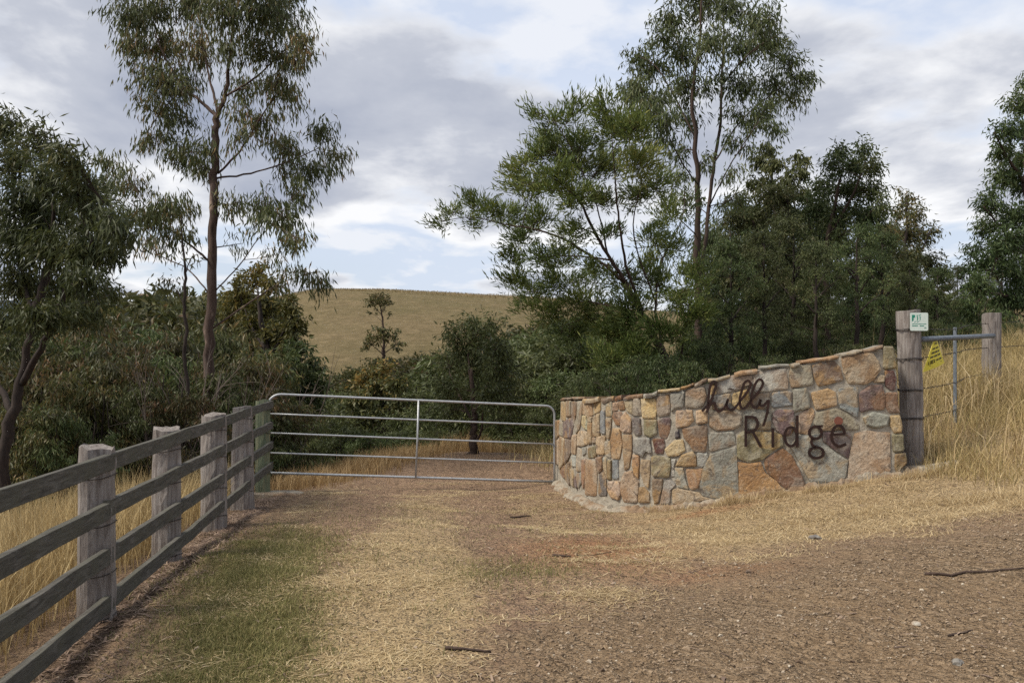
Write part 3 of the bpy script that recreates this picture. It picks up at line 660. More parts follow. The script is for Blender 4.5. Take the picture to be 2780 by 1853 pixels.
def chaikin(p, w=0.22):
    out = []
    for i in range(len(p)):
        a, b = p[i], p[(i+1) % len(p)]; out += [a*(1-w)+b*w, a*w+b*(1-w)]
    return np.array(out)
def stone_mesh(poly_sz, proud, seed):
    rr = np.random.default_rng(seed); P = chaikin(np.array(poly_sz), 0.085)
    n = len(P); c = P.mean(0); ext = np.ptp(P, axis=0); m = max(min(ext), 0.03)
    rel = P-c; dist = np.linalg.norm(rel, axis=1, keepdims=True)
    P = P + rel/dist*min(0.005, 0.04*m) + rr.normal(0, 0.003, P.shape)
    co = []
    tilt = np.clip(rr.normal(0, 0.05, 2), -0.08, 0.08)*min(1.0, 0.2/max(ext))
    def pt(q, off): co.append(wall_w(q[0], q[1], off))
    rel = P - c; dist = np.linalg.norm(rel, axis=1, keepdims=True)
    for q in P: pt(q, -0.012)
    r2 = c + rel*np.clip((dist-0.006)/dist, 0.5, 1)
    for q in r2: pt(q, proud*0.75+np.dot(q-c, tilt)+rr.normal(0, 0.002))
    r3 = c + rel*np.clip((dist-0.018-0.05*m)/dist, 0.35, 1)
    for q in r3: pt(q, proud+np.dot(q-c, tilt)+rr.normal(0, 0.0012))
    r4 = c + rel*0.45
    for q in r4: pt(q, proud+np.dot(q-c, tilt)+rr.normal(0, 0.0014))
    pt(c, proud+rr.normal(0.0, 0.0014))
    s = np.arange(n); s2 = (s+1) % n
    q = np.concatenate([np.stack([s+k*n, s2+k*n, s2+(k+1)*n, s+(k+1)*n], -1) for k in range(3)])
    tri = np.stack([s+3*n, s2+3*n, np.full(n, 4*n)], -1)
    co = np.array(co); mid = co.mean(0)
    return np_mesh('stone', co-mid, [q, tri], 4, smooth=False), mid
for i, (cp, colr, pts) in enumerate(STONES):
    ox, oy, sc_ = CROP[cp]; pp = np.array(pts, float).reshape(-1, 2)
    szp = [wall_sz(ox+x/sc_, oy+y/sc_) for x, y in pp]
    me, mid = stone_mesh(szp, 0.016+0.018*random.random(), 500+i)
    o = link('stone', me, wall, M_STONE); o.location = tuple(mid-WL)
    v = random.uniform(0.92, 1.2); gy = sum(colr)/3; o.color = (*[min(1, (c*0.96+gy*0.04*g_)*v*random.uniform(.97, 1.03)) for c, g_ in zip(colr, (1.06, 1.0, .92))], 1)
# capping slabs
CAPS = [(1523,1589,BROWN),(1590,1633,TAN),(1634,1669,BROWN),(1670,1693,MAROON),(1694,1749,DARK),(1750,1788,GREY),(1789,1849,GOLD),(1850,1884,RUST),(1885,1920,BROWN),(1921,1983,GREY),(1992,2057,ORANGE),(2062,2143,GREY),(2144,2171,GTAN),(2172,2279,ORANGE),(2281,2340,GTAN),(2341,2398,GREY)]
for i, (a, b, colr) in enumerate(CAPS):
    s0, s1 = wall_sz(a, 1000)[0]+0.006, wall_sz(b, 1000)[0]-0.006; rr = np.random.default_rng(900+i); n = max(3, int((s1-s0)/0.12)+1)
    over = 0.03+0.035*rr.random(); th = 0.030+0.03*rr.random(); lift = rr.uniform(-.008, .016); tl = rr.normal(0, .010); co = []
    for k in range(n+1):
        s = s0+(s1-s0)*k/n; zt_ = wall_top(s)+rr.normal(0, 0.006)+lift+tl*(k/n-.5)*2
        f = over+rr.normal(0, 0.009)-0.012*(k in (0, n)); e = -W_TH-0.02+rr.normal(0, .01)
        for off, dz in ((f-0.006, -th), (f, -th*0.5), (f-0.012, 0), (e, 0.0), (e, -th)): co.append(wall_w(s, zt_+dz, off))
    bq = np.arange(n)[:, None]*5; sq = np.arange(5)[None, :]; sq2 = (sq+1) % 5
    q = np.stack([bq+sq, bq+5+sq, bq+5+sq2, bq+sq2], -1).reshape(-1, 4)
    co = np.array(co); mid = co.mean(0)
    o = link('capping_slab', np_mesh('capping_slab', co-mid, [q, np.arange(5)[None, :], (np.arange(5)+n*5)[::-1][None, :]], 4), wall, M_STONE)
    o.location = tuple(mid-WL); o.color = (*[c*0.85 for c in colr], 1)
# concrete footing strip in front of the base, running on past the end of the wall
def footing():
    ss = np.linspace(0.05, WS[-1]+0.42, 170); rr = np.random.default_rng(77); co = []; w = 0
    for s in ss:
        e = max(0, s-WS[-1]); p = wall_pt(min(s, WS[-1])); t = np.array((0.995, 0.06)); nn = _sgn*wall_n(min(s, WS[-1]))
        w = 0.7*w+0.3*rr.normal(0, 0.11); wid = np.interp(s, [0, 2, 3.6, 5.0, 7.5], [0.12, 0.15, 0.16, 0.055, 0.05])+w*0.35
        b = p+t*e
        for off, dz in ((-0.12, -0.3), (-0.12, 0.075), (wid*0.45, 0.05+rr.normal(0, .014)), (wid*0.85, 0.026+rr.normal(0, .014)), (wid+0.05, -0.12)):
            q = b+nn*off; g = gh(*(b+nn*wid)); co.append((q[0], q[1], g+dz))
    n = len(ss)-1; bq = np.arange(n)[:, None]*5; sq = np.arange(4)[None, :]
    q = np.stack([bq+sq, bq+sq+1, bq+5+sq+1, bq+5+sq], -1).reshape(-1, 4)
    return np_mesh('footing', np.array(co)-WL, [q, np.arange(5)[None, :], (np.arange(5)+n*5)[::-1][None, :]], 4, smooth=False)
link('footing', footing(), wall, M_CONCRETE)

# ------------------------------------------------------------------ lettering on the wall
sgp = wall_w(*wall_sz(2090, 1120), 0.05)
sign = empty('wall_lettering', sgp); SL = np.array(sgp)
tag(sign, 'rusted steel lettering reading hilly Ridge, pinned to the stone wall', 'lettering')
OFFL = 0.06
def stroke(name, crop, pts, w, closed=False, per=6, parent=None, smooth=True):
    ox, oy, sc_ = CROP[crop]; P = np.array(pts, float).reshape(-1, 2)
    if closed: P = np.vstack([P, P[:1]])
    P = catmull(P, per) if smooth else P
    P = np.array([wall_sz(ox+x/sc_, oy+y/sc_) for x, y in P])
    T = np.gradient(P, axis=0); T = norm(T); Nn = np.stack([-T[:, 1], T[:, 0]], -1); co = []
    for p, nn in zip(P, Nn):
        for a, off in ((-1, OFFL), (1, OFFL), (1, OFFL-0.012), (-1, OFFL-0.012)):
            q = p+nn*a*w/2; co.append(wall_w(q[0], q[1], off))
    n = len(P)-1; b = np.arange(n)[:, None]*4; s = np.arange(4)[None, :]; s2 = (s+1) % 4
    q = np.stack([b+s, b+4+s, b+4+s2, b+s2], -1).reshape(-1, 4)
    return np.array(co)-SL, [q, np.arange(4)[None, :], (np.arange(4)+n*4)[::-1][None, :]]
def letter(name, strokes, label=None, mat=None):
    cos, qs, caps, base = [], [], [], 0
    for co, fs in strokes:
        cos.append(co); qs.append(fs[0]+base); caps += [fs[1]+base, fs[2]+base]; base += len(co)
    me = np_mesh(name, np.concatenate(cos), [np.concatenate(qs)]+caps, 4)
    o = link(name, me, sign, mat or M_RUST)
    if label: o['label'] = label
    return o
def pin(crop, x, y, parent, dx=0.0):
    ox, oy, sc_ = CROP[crop]; s, z = wall_sz(ox+x/sc_, oy+y/sc_)
    a, b = wall_w(s, z, OFFL-0.006)-SL, wall_w(s+dx, z, -0.01)-SL
    link('pin', tube_mesh('pin', [a, (a+b)/2, b], [0.006]*3, 6), parent, M_RUST)
def ell(cx, cy, rx, ry, n=14, a0=0, a1=360):
    return [v for a in np.linspace(a0, a1, n+1) for v in (cx+rx*math.cos(R(a)), cy+ry*math.sin(R(a)))]
WL_ = 0.028
hl = letter('script_word', [stroke('h', 'C', [105,530,190,430,240,300,252,232,222,216,190,270,172,410,160,545], WL_),
    stroke('h2', 'C', [162,520,190,465,222,440,242,448,246,490,268,526,310,520,352,470,380,398], WL_),
    stroke('i', 'C', [380,398,366,450,374,495,412,516,450,494,520,405,590,310,616,242,592,206,552,230,522,320,502,400,508,470,532,502,575,478,625,408,700,322,742,252,736,205,702,194,662,250,628,350,622,430,644,484,672,490,706,452,722,402], WL_),
    stroke('y', 'C', [722,402,714,448,730,472,762,462,800,412], WL_), stroke('y2', 'C', [806,408,800,480,782,580,748,688], WL_)],
    'cursive rusted steel word hilly')
for x, y in ((255, 224), (412, 512), (740, 210), (800, 545), (215, 440)): pin('C', x, y, hl, 0.02)
mk = letter('dot', [stroke('m', 'C', [380,292,405,290,432,300], 0.012)]); pin('C', 430, 298, mk, 0.01)
WR = 0.031
l = letter('letter', [stroke('R', 'C', [565,575,565,740,565,906], WR, smooth=False), stroke('R', 'C', [565,590,630,590,672,606,690,655,680,705,640,742,565,756], WR), stroke('R', 'C', [640,745,725,908], WR, smooth=False)], 'rusted steel capital letter R')
pin('C', 565, 620, l); pin('C', 565, 860, l)
l = letter('letter', [stroke('i', 'C', [850,705,850,912], WR, smooth=False)], 'rusted steel letter i missing its dot')
pin('C', 850, 725, l, 0.05); pin('C', 850, 885, l, 0.04); pin('C', 880, 618, l, 0.03)
l = letter('letter', [stroke('d', 'C', [1107,572,1107,740,1107,910], WR, smooth=False), stroke('d', 'C', ell(1040, 798, 64, 100), WR)], 'rusted steel letter d')
pin('C', 1107, 620, l); pin('C', 1107, 880, l)
l = letter('letter', [stroke('g', 'D', ell(193, 945, 62, 60), WR), stroke('g', 'D', [190,884,225,880,266,878], WR*0.9, smooth=False), stroke('g', 'D', [165,1000,152,1045,170,1075,205,1092], WR), stroke('g', 'D', ell(202, 1146, 72, 54), WR)], 'rusted steel letter g')
pin('D', 250, 940, l); pin('D', 260, 1150, l)
l = letter('letter', [stroke('e', 'D', [352,962,420,960,488,957], WR*0.9, smooth=False), stroke('e', 'D', [486,960,470,898,425,874,380,898,354,970,372,1045,430,1082,500,1058], WR)], 'rusted steel letter e')
pin('D', 365, 930, l); pin('D', 400, 1070, l)
def disc(crop, x, y, r):
    ox, oy, sc_ = CROP[crop]; c = wall_sz(ox+x/sc_, oy+y/sc_); rr = r/sc_/F_PX*10.6; n = 20; co = []
    for off in (OFFL-0.004, OFFL-0.016):
        for k in range(n): co.append(wall_w(c[0]+rr*math.cos(2*math.pi*k/n), c[1]+rr*math.sin(2*math.pi*k/n), off))
    s = np.arange(n); s2 = (s+1) % n
    return np_mesh('disc', np.array(co)-SL, [np.stack([s, s+n, s2+n, s2], -1), s[None, :], (s+n)[::-1][None, :]], 4)
o = link('dot', disc('D', 425, 825, 43), sign, M_RUST_DOT); o['label'] = 'round red rust disc above the letter e'; pin('D', 425, 825, o)

# ------------------------------------------------------------------ wire fence on the bank
Q1 = at(2466, 845, 10.95); Q2 = at(2692, 852, 13.6)
wf = empty('wire_fence', (Q1[0], Q1[1], gh(Q1[0], Q1[1])))
tag(wf, 'barbed wire fence with grey split posts and steel strut on the grassy bank', 'fence'); FW = np.array(wf.location)
for i, (q, r0, r1, ln) in enumerate(((Q1, .125, .135, (-0.06, 0)), (Q2, .13, .135, (0, 0)), (at(3010, 850, 16.5), .12, .12, (0.03, 0)))):
    co, fs = rough_post('post', q[0]-ln[0], q[1], q[2], r0, r1, seed=70+i, lean=ln, slant=0.015, crack=0.07)
    link('post', np_mesh('post', co-FW, fs, 4), wf, M_POST)
pA, pB = at(2502, 921, 10.95), at(2697, 911, 13.42)
link('strut', tube_mesh('strut', np.array([pA, (pA+pB)/2, pB])-FW, [0.033]*3, 12), wf, M_GALV_OLD)
pk = at(2594, 888, 12.2); kz = gh(pk[0], pk[1])
def star_picket():
    co = []; prof = [(0.0, 0.026), (0.005, 0.004), (0.024, -0.014), (0.019, -0.02), (0, -0.006), (-0.019, -0.02), (-0.024, -0.014), (-0.005, 0.004)]
    for z in (kz-0.2, pk[2]):
        for a, b in prof: co.append((pk[0]+a, pk[1]-b, z))
    s = np.arange(8); s2 = (s+1) % 8
    return np_mesh('star_picket', np.array(co)-FW, [np.stack([s, s2, s2+8, s+8], -1), (s+8)[None, :]], 4)
link('star_picket', star_picket(), wf, M_GALV_OLD)
def wire(pts, r=0.0042, barbs=True):
    P = catmull(np.array(pts), 14); n = len(P); ph = np.arange(n)*2.2
    P2 = P + np.stack([np.zeros(n), np.zeros(n), 0.003*np.sin(ph)], -1)
    cos, qs, base = [], [], 0
    co, q = tubes(P2[None], np.full((1, n), r), 5); cos.append(co); qs.append(q); base += len(co)
    if barbs:
        L_ = np.concatenate([[0], np.cumsum(np.linalg.norm(np.diff(P, axis=0), axis=1))])
        for s in np.arange(0.1, L_[-1], 0.14):
            c = np.array([np.interp(s, L_, P[:, k]) for k in range(3)]); v = norm(rng.normal(0, 1, 3))*0.022
            co, q = tubes(np.array([[c-v, c, c+v]]), np.full((1, 3), r*0.8), 4); cos.append(co); qs.append(q+base); base += len(co)
    link('barbed_wire', np_mesh('barbed_wire', np.concatenate(cos)-FW, np.concatenate(qs), 4), wf, M_WIRE)
for ya, yb, yc, ye in ((897, 893, 878, 862), (976, 957, 944, 925), (1060, 1038, 1015, 985), (1136, 1112, 1085, 1050)):
    zq = CAM_Z+(HZ-ya)/F_PX*10.95
    a = np.linspace(0, 2*math.pi, 13)
    for dz in (0.0, 0.014):
        rr_ = 0.142
        pts = np.stack([Q1[0]+0.03*(ya-845)/300+rr_*np.cos(a), Q1[1]+rr_*np.sin(a), zq+dz+0.006*np.sin(a*3)], -1)
        link('tie_wire', tube_mesh('tie_wire', pts-FW, np.full(13, 0.0042), 4), wf, M_WIRE)
    wire([at(2500, ya-4, 10.98), at(2594, yb, 12.2), at(2676, yc, 13.45), at(3000, ye, 16.4)])
# small square sign on the post
def rounded_rect(w, h, r, th, n=5):
    pts = []
    for cx_, cz_, a0 in ((w/2-r, h/2-r, 0), (-w/2+r, h/2-r, 90), (-w/2+r, -h/2+r, 180), (w/2-r, -h/2+r, 270)):
        for a in np.linspace(a0, a0+90, n): pts.append((cx_+r*math.cos(R(a)), cz_+r*math.sin(R(a))))
    return pts
def plate(name, pts, y0, th, parent, mat, M3=None):
    n = len(pts); co = np.array([(x, y0-th, z) for x, z in pts]+[(x, y0, z) for x, z in pts]); s = np.arange(n); s2 = (s+1) % n
    if M3 is not None: co = M3(co)
    return link(name, np_mesh(name, co, [np.stack([s, s+n, s2+n, s2], -1), s[::-1][None, :], (s+n)[None, :]], 4), parent, mat)
sg = empty('post_sign', at(2495, 873, 10.77)); tag(sg, 'small square white and teal metal sign nailed to the grey fence post', 'sign')
plate('panel', rounded_rect(0.206, 0.206, 0.016, 0.004), 0, 0.003, sg, M_SIGN_WHITE)
def sgp_(x, y):   # measured on the sign face
    return ((x-320)/450*0.206, -(y-312)/450*0.206)
for poly in ([140,140,215,140,215,205,185,215,175,225,185,265,140,310,140,220], [258,140,280,140,278,190,292,200,288,270,262,290,272,240,262,190], [300,155,365,125,350,150,318,165], [320,195,372,180,352,205,352,260,330,290,340,240,335,215], [185,335,225,300,245,298,215,325], [255,330,300,295,320,295,280,325]):
    pp = [sgp_(poly[i], poly[i+1]) for i in range(0, len(poly), 2)]
    plate('emblem', pp, -0.0032, 0.0012, sg, M_SIGN_GREEN)
for x0, x1, y0_, y1_ in ((142, 200, 362, 382), (206, 300, 362, 382), (306, 392, 362, 382), (398, 496, 362, 382), (145, 290, 405, 430), (335, 442, 405, 430), (450, 494, 448, 462), (445, 500, 470, 484)):
    plate('lettering', [sgp_(x0, y1_-6), sgp_(x1, y1_-6), sgp_(x1, y0_), sgp_(x0, y0_)][::-1][::-1], -0.0032, 0.001, sg, M_SIGN_GREEN)
# yellow triangular sign hanging from the strut
ty = empty('warning_sign', at(2540, 912, 11.32)); tag(ty, 'yellow triangular warning sign tied to the steel strut', 'sign')
TA, TB, TC = np.array(at(2540, 911, 11.33)), np.array(at(2506, 1010, 11.15)), np.array(at(2564, 985, 11.50)); TL = np.array(ty.location)
tn = norm(np.cross(TB-TA, TC-TA)); tn = tn if tn[1] < 0 else -tn
def tri_pt(a, b, off=0.0):   # a: down from the top, b: across from left to right
    l_, r_ = TA+(TB-TA)*a, TA+(TC-TA)*a; return l_+(r_-l_)*b + tn*(off+0.02*math.sin(b*math.pi)*a) - TL
co, q = [], []; NA, NB = 8, 6
for side, off in ((0, 0.0), (1, -0.004)):
    for i in range(NA+1):
        for k in range(NB+1): co.append(tri_pt(max(i/NA, 0.03), k/NB, off))
st_ = (NA+1)*(NB+1)
for i in range(NA):
    for k in range(NB):
        a = i*(NB+1)+k; q.append((a, a+NB+1, a+NB+2, a+1)); q.append((a+st_, a+1+st_, a+NB+2+st_, a+NB+1+st_))
for i in range(NA):
    for k in (0, NB): a = i*(NB+1)+k; q.append((a, a+NB+1, a+NB+1+st_, a+st_))
for k in range(NB): a = NA*(NB+1)+k; q.append((a, a+1, a+1+st_, a+st_))
link('panel', np_mesh('panel', co, np.array(q), 4), ty, M_SIGN_YELLOW)
def tri_bar(a0, a1, b0, b1):
    co = [tri_pt(a, b, 0.003) for a, b in ((a0, b0), (a0, b1), (a1, b1), (a1, b0))]
    link('lettering', np_mesh('lettering', co, np.array([[0, 1, 2, 3]]), 4), ty, M_SIGN_INK)
for a0, a1, segs in ((0.20, 0.27, ((.30, .47), (.55, .74))), (0.36, 0.41, ((.16, .44), (.52, .86))), (0.48, 0.535, ((.16, .40), (.45, .66), (.71, .88))), (0.60, 0.655, ((.14, .34), (.40, .62), (.67, .88)))):
    for b0, b1 in segs: tri_bar(a0, a1, b0, b1)
def word_on_tri(strokes, a0, h, b0, w):
    for (x0, y0_, x1, y1_) in strokes:
        p, q_ = tri_pt(a0+h*y0_, b0+w*x0, 0.003), tri_pt(a0+h*y1_, b0+w*x1, 0.003)
        link('lettering', tube_mesh('lettering', [p, (p+q_)/2, q_], [0.0045]*3, 4), ty, M_SIGN_INK)
LOCK = [(0,0,0,1),(0,1,.7,1), (1.1,0,1.1,1),(1.1,1,1.8,1),(1.8,1,1.8,0),(1.8,0,1.1,0), (2.2,0,2.2,1),(2.2,0,2.9,0),(2.2,1,2.9,1), (3.3,0,3.3,1),(3.3,.5,4,0),(3.3,.5,4,1)]
word_on_tri(LOCK, 0.735, 0.085, 0.12, 0.085)
for b0, b1 in ((.54, .66), (.70, .90)): tri_bar(0.745, 0.80, b0, b1)
tri_bar(0.865, 0.885, .20, .86)
p = TA-TL
link('tie_wire', tube_mesh('tie_wire', [p+np.array((0, 0.02, -0.02)), p+np.array((0.01, -0.04, 0.03)), p+np.array((0, 0.03, 0.06)), p+np.array((0, 0.05, 0.0))], [0.003]*4, 4), ty, M_WIRE)

# ------------------------------------------------------------------ trees
def build_tree(name, label, cat, base, stems, clumps, leafmat, barkmat, group=None, leaf=(0.15, 0.026), per_spray=14, hang=0.9, twig_r=0.005, seed=1, spray_len=0.45, tint_top=0.0, upright=False, keep_local=False):
    """stems: list of (points Nx3, radii N), world coords; clumps: (centre, radii xyz, sprays)."""
    rr = np.random.default_rng(seed); base = np.array(base, float)
    root = empty(name, base); tag(root, label, cat, group)
    nodes, nrad = [], []
    for i, (pts, rad) in enumerate(stems):
        pts = catmull(np.array(pts, float), 5); rad = np.interp(np.linspace(0, 1, len(pts)), np.linspace(0, 1, len(rad)), rad)
        pts[1:-1] += rr.normal(0, 1, pts[1:-1].shape)*rad[1:-1, None]*0.28
        nodes.append(pts); nrad.append(rad)
        link('trunk' if i == 0 else 'limb', tube_mesh('trunk', pts-base, rad, 9 if rad[0] > .04 else 6, 0.06), root, barkmat)
    N_ = np.concatenate(nodes); NR = np.concatenate(nrad)
    BP, BR, TP, TR, LP, LD, LT, LS = [], [], [], [], [], [], [], []
    zmin = min(c[0][2]-c[1][2] for c in clumps); zmax = max(c[0][2]+c[1][2] for c in clumps)
    for (c, rad, ns) in clumps:
        c = np.array(c, float); rad = np.array(rad, float); ns = max(3, int(ns))
        dd = np.linalg.norm(N_-c, axis=1) + np.maximum(N_[:, 2]-c[2], 0)*1.5 + 0.15*rr.random(len(N_)); j = int(np.argmin(dd)); a = N_[j]
        L_ = np.linalg.norm(c-a); t = np.linspace(0, 1, 6)[:, None]
        mid = (a+c)/2 + np.array((0, 0, 0.12*L_)) + rr.normal(0, .07, 3)*L_
        bp = a*(1-t)**2 + 2*mid*t*(1-t) + c*t*t
        br = np.linspace(min(NR[j]*0.6, 0.007+0.010*L_), 0.004, 6)
        BP.append(bp); BR.append(br)
        v = norm(rr.normal(0, 1, (ns, 3)))*(rr.random((ns, 1))**0.45)
        sp = c + v*rad
        tt = rr.uniform(0.3, 1.0, ns); st0 = np.stack([np.interp(tt, np.linspace(0, 1, 6), bp[:, k]) for k in range(3)], -1)
        Ls = np.linalg.norm(sp-st0, axis=1, keepdims=True)
        md = (st0+sp)/2 + np.array((0, 0, 1.0))*Ls*(0.22 if not upright else 0.0) + rr.normal(0, 0.08, (ns, 3))*Ls
        t4 = np.linspace(0, 1, 4)[None, :, None]
        tw = st0[:, None]*(1-t4)**2 + 2*md[:, None]*t4*(1-t4) + sp[:, None]*t4*t4
        TP.append(tw); TR.append(np.tile(np.array([1.0, .8, .6, .35])*twig_r, (ns, 1)))
        out = norm(sp-st0)
        tv = rr.uniform(0.35, 1.0, (ns, per_spray, 1))
        lp = st0[:, None]*(1-tv)**2 + 2*md[:, None]*tv*(1-tv) + sp[:, None]*tv*tv
        jit = rr.normal(0, spray_len*0.20, (ns, per_spray, 3)); lp = lp + jit*np.array((1, 1, 0.8))
        if upright: ld = out[:, None]*0.7 + np.array((0, 0, 0.55)) + rr.normal(0, .38, (ns, per_spray, 3))
        else: ld = np.array((0, 0, -hang)) + out[:, None]*0.35 + rr.normal(0, .36, (ns, per_spray, 3))
        LP.append(lp.reshape(-1, 3)); LD.append(norm(ld.reshape(-1, 3)))
        hgt = (sp[:, 2]-zmin)/max(zmax-zmin, .1); ct = rr.normal(0, 0.13)
        tb = (0.36 + ct + tint_top*(hgt-0.5))[:, None] + rr.normal(0, 0.24, (ns, per_spray))
        LT.append(tb.ravel())
    LP = np.concatenate(LP); LD = np.concatenate(LD); LT = np.clip(np.concatenate(LT), 0, 1); n = len(LP)
    ln = leaf[0]*rr.uniform(0.65, 1.25, (n, 1)); wd = leaf[1]*rr.uniform(0.7, 1.2, (n, 1))
    sd_ = norm(np.cross(LD, rr.normal(0, 1, (n, 3)))); nn = np.cross(LD, sd_)
    bend = nn*ln*0.10*rr.normal(0, 1, (n, 1))
    p0 = LP; p1 = LP+LD*ln*0.42+sd_*wd*0.5+bend; p3 = LP+LD*ln*0.42-sd_*wd*0.5+bend; p2 = LP+LD*ln
    lco = np.stack([p0, p1, p2, p3], 1).reshape(-1, 3); lq = np.arange(4*n).reshape(-1, 4)
    cos, qs, mi, tin = [lco], [lq], [np.zeros(n, int)], [np.repeat(LT, 4)]; b0 = 4*n
    for PP, RR, sd2 in ((np.array(BP), np.array(BR), 4), (np.concatenate(TP), np.concatenate(TR), 3)):
        co, q = tubes(PP, RR, sd2); cos.append(co); qs.append(q+b0); mi.append(np.ones(len(q), int)); tin.append(np.zeros(len(co))); b0 += len(co)
    me = np_mesh('crown', np.concatenate(cos)-base, np.concatenate(qs), 4, np.concatenate(tin), np.concatenate(mi))
    link('crown', me, root, [leafmat, barkmat])
    return root
def clump_px(lst, d, nodes_px, spread, dens, seed):
    """clumps (px, py, rx, ry[, weight]) at depth d; depth follows the nearest limb."""
    rr = np.random.default_rng(seed); out = []; npx = np.array([(a, b) for a, b, c in nodes_px]); nd = np.array([c for a, b, c in nodes_px])
    for c in lst:
        x, y, rx, ry = c[:4]; w = c[4] if len(c) > 4 else 1.0
        j = np.argmin((npx[:, 0]-x)**2+(npx[:, 1]-y)**2); dd = nd[j]+rr.uniform(-spread, spread); m = dd/F_PX
        out.append((at(x, y, dd), (rx*m, (rx+ry)/2*m, ry*m), max(3, rx*ry/3600*dens*w)))
    return out
def hero(name, label, d, trunk, limbs, clumps, leafmat, barkmat, spread=1.2, dens=12, seed=1, puff=1.0, **kw):
    """trunk / limbs in photo pixels: [(px,py,radius), ...]; limbs carry a depth drift."""
    rr = np.random.default_rng(seed+1000)
    x0 = at(trunk[0][0], trunk[0][1], d); zb = gh(x0[0], d); stems = []; npx = []
    pts = [np.array((x0[0], d, zb-0.15))] + [at(a, b, d) for a, b, c in trunk if at(a, b, d)[2] > zb+0.1]
    rad = [trunk[0][2]*1.15]+[c for a, b, c in trunk if at(a, b, d)[2] > zb+0.1]
    stems.append((pts, rad)); npx += [(a, b, d) for a, b, c in trunk]
    for i, lb in enumerate(limbs):
        drift = (1 if (i*7+seed) % 2 else -1)*rr.uniform(0.5, 1.0)*spread*1.3; pp = []; n = len(lb)
        for k, (a, b, c) in enumerate(lb):
            dd = d+drift*k/(n-1); pp.append(at(a, b, dd)); npx.append((a, b, dd))
        stems.append((pp, [c*0.85 for a, b, c in lb]))
    kw = dict(kw); kw['per_spray'] = int(kw.get('per_spray', 14)*1.4); kw['leaf'] = (kw['leaf'][0], kw['leaf'][1]*1.15)
    cl = clump_px(clumps, d, npx, spread, dens*1.75, seed)
    cl = [(c, tuple(v*puff for v in r_), n_) for c, r_, n_ in cl]
    return build_tree(name, label, 'tree', (x0[0], d, zb), stems, cl, leafmat, barkmat, seed=seed, **kw)

# tall open gum beside the fence
hero('gum_tree', 'tall slender gum tree with open drooping crown rising behind the rail fence', 17.0,
 [(556,1340,.105),(560,1120,.098),(568,930,.09),(574,760,.083),(576,620,.078),(580,480,.072),(586,380,.066),(588,315,.062)],
 [[(588,318,.045),(545,275,.034),(500,240,.028),(455,170,.02),(420,90,.012)],
  [(588,318,.05),(612,255,.043),(622,180,.036),(632,80,.03),(636,-60,.022),(640,-220,.012)],
  [(590,305,.034),(575,240,.028),(560,170,.022),(545,60,.016),(540,-90,.01)],
  [(592,470,.026),(650,410,.022),(700,330,.018),(760,240,.01)],
  [(585,485,.024),(680,470,.02),(780,440,.016),(870,400,.009)],
  [(572,712,.026),(510,660,.021),(430,600,.015),(350,550,.008)],
  [(565,795,.018),(510,730,.014),(430,690,.011),(370,620,.006)],
  [(580,795,.016),(650,720,.013),(700,650,.010),(750,600,.006)],
  [(578,890,.022),(680,820,.017),(760,770,.013),(860,735,.006)],
  [(612,262,.024),(680,220,.02),(760,150,.012),(820,80,.008)],
  [(500,240,.016),(440,300,.012),(400,360,.008)], [(430,600,.010),(350,510,.008),(280,460,.005)]],
 [(330,30,70,60),(420,20,90,70),(520,10,80,80),(610,30,70,80),(700,30,80,70),(790,40,70,70),(835,110,40,50),(360,110,60,50),(450,130,80,60),(540,140,70,60),(610,130,50,60,.7),(700,130,70,60),(790,150,50,60),
  (390,210,60,50),(450,220,60,60),(520,230,60,60,.7),(440,300,60,50),(500,330,50,40,.8),(680,240,55,50,.8),(750,230,55,60),(800,270,40,50,.8),(640,300,50,50,.5),
  (420,380,60,40),(480,420,60,50),(540,400,50,50,.6),(540,460,45,40),(640,380,50,50,.5),(720,340,60,50,.9),(770,400,60,55),(880,360,50,40),(915,420,35,50),(850,460,60,50),(820,520,45,40),(790,480,40,40,.7),
  (400,590,60,55),(450,560,50,50),(430,660,50,45,.8),(470,640,40,40,.7),(350,500,60,50,.8),(300,440,40,40,.7),(280,500,45,45,.8),(520,560,35,45,.6),(520,640,30,35,.5),(640,560,50,45,.8),(720,540,45,45),(775,590,55,55),(800,650,45,40),(690,610,40,35,.6),(745,690,35,25,.7),(660,660,40,30,.4),
  (840,745,45,35),(875,775,30,40),(800,735,40,22,.6),(770,780,20,20,.5),(350,590,45,40,.6),
  (450,-80,110,70,.7),(600,-100,120,80,.7),(740,-80,100,80,.7),(600,-230,120,80,.7)],
 M_LEAF_GUM_BRONZE, M_BARK_PALE, spread=1.0, dens=15.5, seed=11, leaf=(0.16, 0.024), per_spray=16, hang=1.3, puff=1.34)

